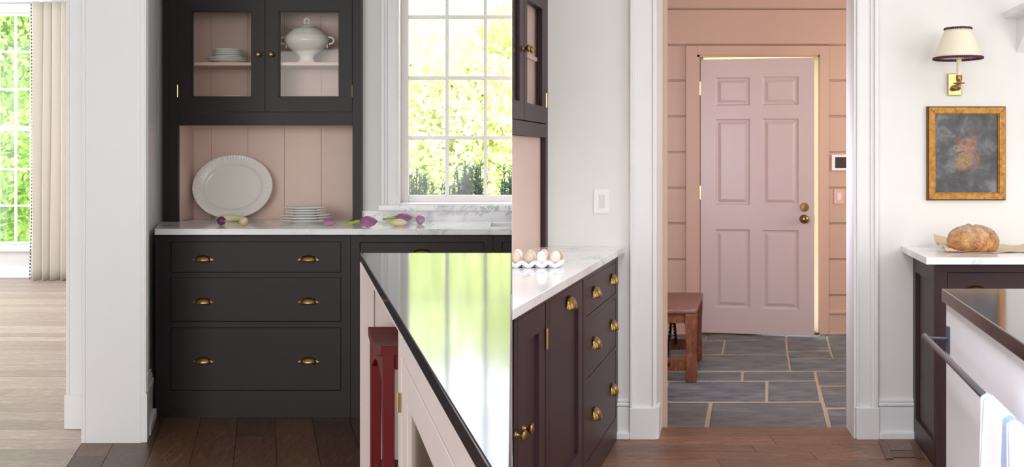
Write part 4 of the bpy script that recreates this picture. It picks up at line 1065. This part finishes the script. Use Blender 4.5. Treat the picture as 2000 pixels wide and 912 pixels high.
for (i, j), (mi, lab) in egl.items():
    c = Vector((ex(i, j), 3.80+pit*j, ZRT+0.008))
    tl_ = [0.2, 0.35, 0.0, 0.25][i]*(1 if j == 0 else -0.4)
    def TE(p, c=c, tl_=tl_): 
        q = Matrix.Rotation(tl_, 3, 'Y') @ (p-Vector((0, 0, 0.02)))
        q = q+Vector((0, 0, 0.02+(0.003 if (i+j) % 2 else 0)))+c
        return Vector((max(0.001, q.x), q.y, q.z))
    obj('egg', MB(TE).lathe([(max(r, 0.0004), z) for r, z in egg_prof], n=22), EGG[mi], smooth=True, label=lab, cat='egg', group='eggs in the ceramic tray')

# ------------------------------------------------------------------ RIGHT CABINET WITH BREAD
sQ1 = 470.0; yQ = F/sQ1; xq0 = PX(1828, sQ1); xq1 = PX(1783, sR); ZQB, ZQT = 0.861, 0.891
cr = empty('end_cabinet', (xq0+0.5, yQ, 0), 'plum base cabinet with recessed side panel below the bread', 'cabinet')
inn = 0.016
obj('body', MB().prism([(xq0+inn, yQ+0.016), (3.0, yQ+0.016), (3.0, yR-0.001), (xq1+inn, yR-0.001)], 0, ZQB), M['plum'], cr)
sv = Vector((xq1-xq0, yR-yQ)); SL = sv.length
def TQ(p):   # x along the side from front to wall, y behind the side face
    d = sv.normalized(); n = Vector((d.y, -d.x)); return Vector((xq0+d.x*p.x+n.x*p.y, min(yR-0.001, yQ+d.y*p.x+n.y*p.y), p.z))
f = MB(TQ); f.box(0, 0.055, 0, 0.017, 0, ZQB); f.box(SL-0.06, SL, 0, 0.017, 0, ZQB); f.box(0.055, SL-0.06, 0, 0.017, 0.776, ZQB); f.box(0.055, SL-0.06, 0, 0.017, 0, 0.105)
obj('side_frame', f, M['plum'], cr)
f = MB(T0(yQ)); f.box(xq0, PX(1850, sQ1), 0, 0.02, 0, ZQB); f.box(PX(1850, sQ1), 3.0, 0, 0.02, 0.822, ZQB); f.box(PX(1850, sQ1), 3.0, 0, 0.02, 0.64, 0.66); f.box(PX(1850, sQ1), 3.0, 0, 0.02, 0, 0.11)
obj('face_frame', f, M['plum'], cr)
d = obj('drawer', MB(T0(yQ)).box(PX(1851.5, sQ1), 2.95, 0.0015, 0.03, 0.662, 0.8195), M['plum'], cr, bevel=0.0015)
cup_pull(d, T0(yQ), PX(1906, sQ1), 0.745, w=0.085, h=0.04); ears(d, T0(yQ), PX(1906, sQ1), 0.745, w=0.085)
obj('door', MB(T0(yQ)).box(PX(1851.5, sQ1), 2.95, 0.0015, 0.03, 0.112, 0.638), M['plum'], cr, bevel=0.0015)
xs0, ys0 = PX(1809, 478.7), F/478.7
obj('marble_counter', MB().prism([(xs0, ys0), (3.0, ys0), (3.0, yR-0.001), (PX(1761, sR), yR-0.001)], ZQB+0.001, ZQT), M['marble'], label='white marble counter under the bread on the right', cat='counter', bevel=0.002)
# parchment
from mathutils import noise as mnoise
rp = random.Random(5)
pc = Vector((2.08, 4.50, ZQT))
tb = {}
def par(u, v):
    x = -0.225+0.55*u; y = -0.12+0.30*v
    key = (round(u*30), round(v*16))
    e = max(0, abs(u-0.36)-0.26)/0.4+max(0, v-0.55)*0.6
    n = 0.5+0.5*math.sin(u*23+v*7)*math.cos(v*13-u*9)
    x += 0.24*(y+0.12)
    q = Vector((x*9, y*9, 2.0)); cr = abs(mnoise.noise(q))+0.5*abs(mnoise.noise(q*2.3))
    rim = max(0, (0.20-u)/0.20)+max(0, (u-0.66)/0.34)*0.9+max(0, (v-0.66)/0.34)*0.5+max(0, (0.12-v)/0.12)*0.10
    z = 0.0015+0.055*rim*cr+0.012*max(0, (0.20-u)/0.20)*(0.25+v)
    y += 0.02*math.sin(u*14)
    return (pc.x+x, min(pc.y+y, 4.745), pc.z+z)
obj('parchment_paper', MB().grid(90, 50, par), M['parchment'], smooth=True, solid=0.0008, label='crumpled tan parchment paper under the bread', cat='paper')
# bread
bc = Vector((PX(1899.5, 447), 4.47, ZQT+0.004))
from mathutils import noise as mnoise
def bfn(d):
    k = 1.0+0.05*mnoise.noise(d*2.1+Vector((3, 1, 7)))+0.018*mnoise.noise(d*7.0)+0.008*mnoise.noise(d*19.0)
    up = max(0.0, d.z+0.15)
    c1 = d.x-0.10-0.28*(d.z-0.6)*-1.0-0.25*d.y                       # score running from the crown to the lower right
    c2 = d.x+0.55-0.5*d.y
    if d.y < 0.5: k += up*(-0.07*math.exp(-(c1/0.075)**2)+0.055*math.exp(-((c1+0.15)/0.10)**2)-0.03*math.exp(-((c1-0.3)/0.2)**2))
    k += up*(-0.04*math.exp(-(c2/0.06)**2))
    return k
m_ = MB(lambda p: Vector((p.x, p.y, max(bc.z, p.z)))); m_.ball((bc.x, bc.y, bc.z+0.042), 0.106, 0.10, 0.072, 96, 60, bfn)
obj('bread_loaf', m_, M['bread'], smooth=True, label='round crusty floured sourdough loaf on parchment', cat='bread')

# ------------------------------------------------------------------ SCONCE, PICTURE, SHELF
sc = empty('wall_sconce', (PX(1863, sR), yR, PZ(187, sR)), 'brass candle sconce with cream pleatless shade above the picture', 'wall lamp')
sc['label'] = 'brass wall sconce with cream shade trimmed in dark cord'
obj('backplate', MB().box(PX(1850, sR), PX(1876, sR), yR-0.016, yR, PZ(187, sR), PZ(144, sR)), M['brasspol'], sc, bevel=0.003)
sL = 436.0; yL = F/sL; lx = PX(1873, sL)
m_ = MB(); zA = PZ(172, sR)
m_.lathe([(0.013, 0), (0.014, 0.006), (0.009, 0.012), (0.006, 0.014)], (PX(1863, sR), yR-0.016, zA), 18, axis='Y')
m_.tube([(PX(1863, sR), yR-0.02, zA), (PX(1863, sR), yR-0.06, zA-0.004), (lx-0.008, yR-0.11, zA-0.002), (lx, yL, zA+0.005), (lx, yL, zA+0.02)], 0.0055, 10)
m_.ball((PX(1863, sR)+0.0, yR-0.045, zA-0.003), 0.012, 0.012, 0.012, 14, 8)
obj('arm', m_, M['brass'], sc, smooth=True)
m_ = MB(); z0 = PZ(163, sL)
m_.lathe([(0.007, -0.008), (0.008, 0.012), (0.006, 0.016), (0.024, 0.019), (0.026, 0.023), (0.010, 0.022), (0.009, 0.028), (0.013, 0.034), (0.0135, 0.054), (0.0125, 0.056), (0.001, 0.056)], (lx, yL, z0-0.02), 24)
obj('candle_cup', m_, M['brass'], sc, smooth=True)
obj('candle_sleeve', MB().lathe([(0.0105, z0+0.034), (0.0105, PZ(112, sL)), (0.0095, PZ(112, sL)), (0.001, PZ(112, sL))], (lx, yL, 0), 20), M['candle'], sc, smooth=False)
zs0, zs1 = PZ(114, sL), PZ(56.5, sL); r0, r1 = 44/sL, 23.5/sL; lxs = PX(1871, sL)
m_ = MB(); m_.grid(56, 8, lambda u, v: (lxs+(r0+(r1-r0)*v)*math.cos(2*PI*u), yL+(r0+(r1-r0)*v)*math.sin(2*PI*u), zs0+(zs1-zs0)*v), close_u=True)
sd = obj('lamp_shade', m_, M['shade'], sc, smooth=True, solid=0.002)
for r, z in ((r0, zs0), (r1, zs1)):
    nt = round(r*340)
    for ph, cm_ in ((0, M['cord_navy']), (PI, M['cord_red'])):
        pts = []
        for i in range(nt*8):
            a = 2*PI*i/(nt*8); w_ = nt*a+ph
            pts.append((lxs+(r+0.0032*math.cos(w_))*math.cos(a), yL+(r+0.0032*math.cos(w_))*math.sin(a), z+0.0032*math.sin(w_)))
        obj('cord_trim', MB().tube(pts, 0.0034, 6, closed=True), cm_, sd, smooth=True, label='dark plum and navy twisted cord')
m_ = MB(); m_.tube([(lx, yL, PZ(112, sL)), (lx, yL, PZ(108, sL))], 0.014, 14)
for a in (0.5, 2.6, 4.7): m_.tube([(lx, yL, PZ(110, sL)), (lxs+r0*math.cos(a), yL+r0*math.sin(a), zs0)], 0.0015, 6)
obj('shade_holder', m_, M['brass'], sc)
# picture
x0, x1, z0, z1 = PX(1808.5, sR), PX(1961, sR), PZ(391, sR), PZ(208, sR)
pf = empty('picture', ((x0+x1)/2, yR, z0), 'gilt-framed dark painting with a reddish-brown head in the middle', 'picture')
def mitre(parent, x0, x1, z0, z1, w_, ya, yb, m_, name):
    for k in range(4):
        o4 = [(x0, z0), (x1, z0), (x1, z1), (x0, z1)]; i4 = [(x0+w_, z0+w_), (x1-w_, z0+w_), (x1-w_, z1-w_), (x0+w_, z1-w_)]
        a, b_ = k, (k+1) % 4
        pts = [(*o4[a],), (*o4[b_],), (*i4[b_],), (*i4[a],)]
        mb = MB(); mb.add([(p[0], ya, p[1]) for p in pts]+[(p[0], yb, p[1]) for p in pts], [(0, 1, 2, 3), (7, 6, 5, 4), (0, 4, 5, 1), (1, 5, 6, 2), (2, 6, 7, 3), (3, 7, 4, 0)])
        obj(name, mb, m_, parent, bevel=0.0015)
mitre(pf, x0, x1, z0, z1, 0.006, yR-0.018, yR, M['giltdk'], 'outer_edge')
mitre(pf, x0+0.005, x1-0.005, z0+0.005, z1-0.005, 0.028, yR-0.026, yR-0.001, M['gilt'], 'frame_side')
mitre(pf, x0+0.0325, x1-0.0325, z0+0.0325, z1-0.0325, 0.005, yR-0.020, yR-0.001, M['gilt'], 'inner_slip')
cw, ch_ = x1-x0-0.07, z1-z0-0.07
cmat = canvas_mat(cw, ch_)
cv = obj('canvas', MB().box(x0+0.036, x1-0.036, yR-0.014, yR-0.004, z0+0.036, z1-0.036), cmat, pf)
cv.data.transform(Matrix.Translation(-(Vector(((x0+x1)/2, yR, z0+0.036))-WORLD_AT[pf.name]))); cv.location = Vector(((x0+x1)/2, yR, z0+0.036))-WORLD_AT[pf.name]
# shelf at top right
sx0 = PX(1962, sR); sz = PZ(36, sR)
ws = empty('wall_shelf', (sx0+0.4, yR, sz), 'white wall shelf at the top right corner', 'shelf')
obj('shelf_board', MB().prism([(sx0, yR), (3.0, yR), (3.0, yR-0.30), (sx0-0.06, yR-0.30)], sz, sz+0.03), M['white'], ws, bevel=0.002)
bk = MB(); bx0 = PX(1985, sR)
prof_ = [(0, 0), (-0.2, 0), (-0.2, -0.02), (-0.10, -0.05), (-0.04, -0.12), (0, -0.16)]
n_ = len(prof_)
bk.add([(bx0, yR+a, sz+b_) for a, b_ in prof_]+[(bx0+0.04, yR+a, sz+b_) for a, b_ in prof_], [tuple(range(n_)), tuple(range(2*n_-1, n_-1, -1))]+[(i, n_+i, n_+(i+1) % n_, (i+1) % n_) for i in range(n_)])
obj('bracket', bk, M['white'], ws)

# ------------------------------------------------------------------ RIGHT ISLAND WITH RAIL AND TOWEL
sJ = 662.0; yJ = F/sJ; xJ = PX(1838.7, sJ); kJ = 0.232; ZJT, ZJB = 0.91, 0.873
def jx(d, o=0.0): return xJ+kJ*(d-yJ)+o
ri = empty('kitchen_island', (xJ+0.5, 2.2, 0), 'white kitchen island with dark stone top and towel rail, lower right', 'island')
obj('countertop', MB().prism([(xJ, yJ), (2.4, yJ), (2.4, 1.0), (jx(1.0), 1.0)], ZJB, ZJT), M['soapstone'], ri, bevel=0.003)
obj('body', MB().prism([(jx(yJ-0.012, 0.012), yJ-0.012), (2.36, yJ-0.012), (2.36, 1.03), (jx(1.03, 0.012), 1.03)], 0, ZJB), M['islandwhite'], ri)
# towel rail
def TJ(p):     # x towards the viewer along the face from the far corner, y out from the face to the left, z
    d = Vector((-kJ, -1)).normalized(); n = Vector((-1, kJ)).normalized()
    return Vector((jx(yJ-0.012, 0.012)+d.x*p.x+n.x*p.y, yJ-0.012+d.y*p.x+n.y*p.y, p.z))
zr = 0.772; off_ = 0.062
ra = MB(TJ)
obj('rail_bar', MB(TJ).tube([(0.015, off_, zr), (1.25, off_, zr)], 0.0085, 14), M['steel'], ri, smooth=True, label='grey metal towel rail')
for xx in (0.048, 1.15):
    m_ = MB(TJ); m_.box(xx-0.012, xx+0.012, 0, 0.006, zr-0.042, zr+0.035); m_.tube([(xx, 0.004, zr-0.0), (xx, off_, zr)], 0.005, 10)
    obj('rail_bracket', m_, mat('blue_grey_metal', S((74, 80, 96)), 0.45, 0.6), ri)
# towel: local x runs along the rail
tl0 = 0.83; TWL = 0.46
def towel_mat():
    m = mat('white_towel_blue_stripes', S((244, 244, 246)), 0.9, sheen=0.3); t = NT(m); c = t.coord()
    sp = t.n('ShaderNodeSeparateXYZ'); t.l(c, sp.inputs[0]); x = sp.outputs[0]
    x = t.math('MULTIPLY_ADD', t.noise(c, 60, 3), 0.006, x)
    def band(a, b_): return t.math('MULTIPLY', t.math('GREATER_THAN', x, a), t.math('LESS_THAN', x, b_))
    k = band(0.030, 0.038)
    for a, b_ in ((0.20, 0.235), (0.245, 0.25), (0.40, 0.408)): k = t.math('ADD', k, band(a, b_))
    t.color(t.mix(k, S((244, 244, 246)), S((120, 150, 196)))); t.bump(t.noise(c, 300, 2), 0.3, 0.003); return m
rad = 0.0115
def tw(u, v):       # u along the rail, v round the bar from behind to the front
    L1, L2 = 0.36, 0.40; arc = PI*rad; tot = L1+arc+L2; s_ = v*tot; x = TWL*u
    wav = 0.006*math.sin(u*19)*1.0
    if s_ < L1: y, z = -rad, -(L1-s_)
    elif s_ < L1+arc: a = (s_-L1)/rad; y, z = -rad*math.cos(a), rad*math.sin(a)
    else: y, z = rad, -(s_-L1-arc)
    drop = max(0, -z)
    y += (wav*min(1, drop*6)+0.010*drop*math.sin(u*9+1))*(1 if y > 0 else 0.3)
    x += 0.004*math.sin(drop*40+u*5)*(1 if u in (0.0, 1.0) else 0)
    return Vector((x, y, z))
tmb = MB().grid(60, 64, lambda u, v: tw(u, v))
me_ = bpy.data.meshes.new('dish_towel'); me_.from_pydata([tuple(p) for p in tmb.v], [], tmb.f); me_.update()
for p in me_.polygons: p.use_smooth = True
me_.materials.append(towel_mat())
to = bpy.data.objects.new('dish_towel', me_); COL.objects.link(to)
org = TJ(Vector((tl0, off_, zr))); ex_ = (TJ(Vector((tl0+1, off_, zr)))-org).normalized(); ey_ = (TJ(Vector((tl0, off_+1, zr)))-org).normalized()
to.matrix_world = Matrix(((ex_.x, ey_.x, 0, org.x), (ex_.y, ey_.y, 0, org.y), (0, 0, 1, org.z), (0, 0, 0, 1)))
m_ = to.modifiers.new('solid', 'SOLIDIFY'); m_.thickness = 0.003; m_.offset = 1
tag(to, 'white towel with blue stripes hanging over the island rail', 'towel')

# ------------------------------------------------------------------ BENCH IN THE MUDROOM
bf = FL(1350, 745)                                 # foot of the near right leg
be = empty('bench', (bf.x-0.3, bf.y+0.3, 0), 'dark wooden bench with twisted iron braces in the mudroom', 'bench')
rot = math.atan(0.235); cb_, sb_ = math.cos(rot), math.sin(rot)
def TB(p):          # x to the right, y back, origin at the near right leg foot; yaw so the end runs with the room
    return Vector((bf.x+p.x*1.0+p.y*sb_, bf.y-p.x*sb_*0.25+p.y*cb_, p.z))
BL, BD = 1.05, 0.66
zt_b = 0.425
m_ = MB(TB); m_.box(-BL, 0.035, -0.035, BD+0.08, zt_b-0.03, zt_b)
obj('top', m_, M['benchtop'], be, bevel=0.012, seg=3)
def bleg(x, y):
    prof = [(0.0, 0.030), (0.04, 0.032), (0.12, 0.031), (0.17, 0.028), (0.26, 0.030), (0.34, 0.034), (zt_b-0.03, 0.034)]
    mb = MB(TB); 
    for z, r in prof: mb.add([(x-r, y-r, z), (x+r, y-r, z), (x+r, y+r, z), (x-r, y+r, z)], [])
    for i in range(len(prof)-1):
        a = i*4; mb.f += [(a+k, a+(k+1) % 4, a+4+(k+1) % 4, a+4+k) for k in range(4)]
    e = (len(prof)-1)*4; mb.f += [(3, 2, 1, 0), (e, e+1, e+2, e+3)]
    obj('leg', mb, M['bench'], be, bevel=0.004)
for x, y in ((0, 0), (0, BD), (-BL+0.1, 0), (-BL+0.1, BD)): bleg(x, y)
for y in (0, BD):
    obj('rail', MB(TB).box(-BL+0.13, -0.03, y-0.012, y+0.012, zt_b-0.085, zt_b-0.03), M['bench'], be, bevel=0.002)
    obj('stretcher', MB(TB).box(-BL+0.13, -0.028, y-0.012, y+0.012, 0.065, 0.135), M['bench'], be, bevel=0.003)
for xx in (-0.135, -0.80):
    for y0_, y1_ in ((0.0, 0.32), (BD, 0.36)):
        path = [(xx, y0_+(0.0 if y0_ == 0 else 0)+0.0, 0.10)]
        N_ = 40; pts = [(xx+0.012*0, y0_+(y1_-y0_)*q/N_, 0.10+(zt_b-0.14-0.0)*q/N_*1.0) for q in range(N_+1)]
        for ph in (0, PI):
            obj('iron_brace', MB(TB).tube([(p[0]+0.0055*math.cos(q*1.0+ph), p[1], p[2]+0.0055*math.sin(q*1.0+ph)) for q, p in enumerate(pts)], 0.0058, 8), M['iron'], be, smooth=True)
    obj('brace_boss', MB(TB).lathe([(0.016, 0.012), (0.014, 0.02), (0.006, 0.028), (0.001, 0.029)], (xx, 0, 0.10), 8, axis='Y'), M['iron'], be)

# ------------------------------------------------------------------ OUTDOORS
tag(obj('lawn', MB().box(-30, 30, 6.2, 60, -0.5, -0.4), M['lawn']), 'sunlit lawn outside the windows', 'lawn', kind='structure')
tag(obj('paving', MB().box(0.7, 6, 7.75, 12, -0.35, -0.05), M['paving']), 'pale paving outside the pink door', 'paving', kind='structure')
def leaves(mb, c, r, n, size, rnd, sq=1.0, shell=0.55):
    for _ in range(n):
        while True:
            p = Vector((rnd.uniform(-1, 1), rnd.uniform(-1, 1), rnd.uniform(-1, 1)))
            if shell < p.length < 1: break
        p = Vector((p.x*r, p.y*r, p.z*r*sq))+c
        a = Vector((rnd.gauss(0, 1), rnd.gauss(0, 1), rnd.gauss(0, 1))).normalized(); b2 = a.orthogonal().normalized()
        s = size*rnd.uniform(0.6, 1.3)
        mb.add([p-a*s, p+b2*s*0.45, p+a*s, p-b2*s*0.45], [(0, 1, 2, 3)])
def tree(x, y, h, r, n, size, m_, seed, label):
    rnd = random.Random(seed)
    t = empty('tree', (x, y, -0.4), label, 'tree', 'trees beyond the lawn')
    tr = MB(); tr.tube([(x, y, -0.4), (x+0.1, y, h*0.3), (x-0.05, y+0.1, h*0.7)], 0.22, 10, r2=0.08)
    for k in range(5):
        a = rnd.uniform(0, 2*PI); z = h*rnd.uniform(0.3, 0.55)
        tr.tube([(x, y, z), (x+math.cos(a)*r*0.6, y+math.sin(a)*r*0.6, z+r*0.5)], 0.07, 6, r2=0.02)
    obj('trunk', tr, M['bark'], t)
    lv_ = MB()
    for k in range(9):
        c = Vector((x+rnd.uniform(-.65, .65)*r, y+rnd.uniform(-.5, .5)*r, (0.06+0.80*k/8)*h))
        leaves(lv_, c, r*rnd.uniform(0.5, 0.75), n//9, size, rnd, 0.85, 0.35)
    obj('foliage', lv_, m_, t)
tree(-1.0, 16.5, 3.9, 2.0, 36000, 0.075, M['leaf'], 1, 'pale sunlit leafy tree filling the kitchen window')
tree(2.3, 21.0, 3.7, 2.4, 20000, 0.10, M['leaf2'], 2, 'fresh green tree behind the right panes of the kitchen window')
tree(-3.9, 23.5, 3.8, 2.4, 20000, 0.10, M['leaf2'], 3, 'fresh green tree behind the left panes of the kitchen window')
tree(-8.2, 16.0, 5.4, 1.6, 18000, 0.075, M['leaf3'], 4, 'green tree outside the dining room window')
tree(-11.6, 20.5, 6.0, 2.2, 7000, 0.15, M['leaf'], 5, 'pale tree further off outside the dining room window')
def yew(x, y, h, r, seed, label):
    rnd = random.Random(seed)
    t = empty('yew_shrub', (x, y, -0.4), label, 'shrub', 'shrubs below the kitchen window')
    sm, lm = MB(), MB()
    for k in range(80):
        a = rnd.uniform(0, 2*PI); q = r*math.sqrt(rnd.random()); top = h*rnd.uniform(0.80, 1.0)*(1-0.18*(q/r)**2)
        bx_, by_ = x+q*0.5*math.cos(a), y+q*0.5*math.sin(a); tx_, ty_ = x+q*math.cos(a), y+q*math.sin(a)
        pts = [(bx_, by_, -0.4), (bx_*0.4+tx_*0.6, by_*0.4+ty_*0.6, -0.4+(top+0.4)*0.55), (tx_+rnd.uniform(-.04, .04), ty_, top)]
        sm.tube(pts, 0.008, 5, r2=0.003)
        for j in range(110):
            f_ = 0.30+0.70*rnd.random(); seg_ = 0 if f_ < 0.5 else 1; g_ = (f_-0.5*seg_)*2
            p = Vector(pts[seg_]).lerp(Vector(pts[seg_+1]), g_)
            dv = Vector((rnd.gauss(0, 1), rnd.gauss(0, 1), rnd.uniform(0.0, 1.4))).normalized(); L = rnd.uniform(0.022, 0.055)
            sd_ = dv.orthogonal().normalized()*0.0045
            p2 = p+dv*L
            lm.add([p-sd_, p+sd_, p2+sd_*0.6, p2-sd_*0.6], [(0, 1, 2, 3)])
    obj('stems', sm, M['bark'], t); obj('needles', lm, M['yew'], t)
yew(-0.68, 7.6, 1.27, 0.19, 11, 'feathery blue-green shrub at the left of the kitchen window')
yew(-0.32, 7.6, 1.34, 0.18, 12, 'feathery blue-green shrub in the middle of the kitchen window')
yew(0.05, 7.6, 1.31, 0.19, 13, 'feathery blue-green shrub at the right edge of the kitchen window')
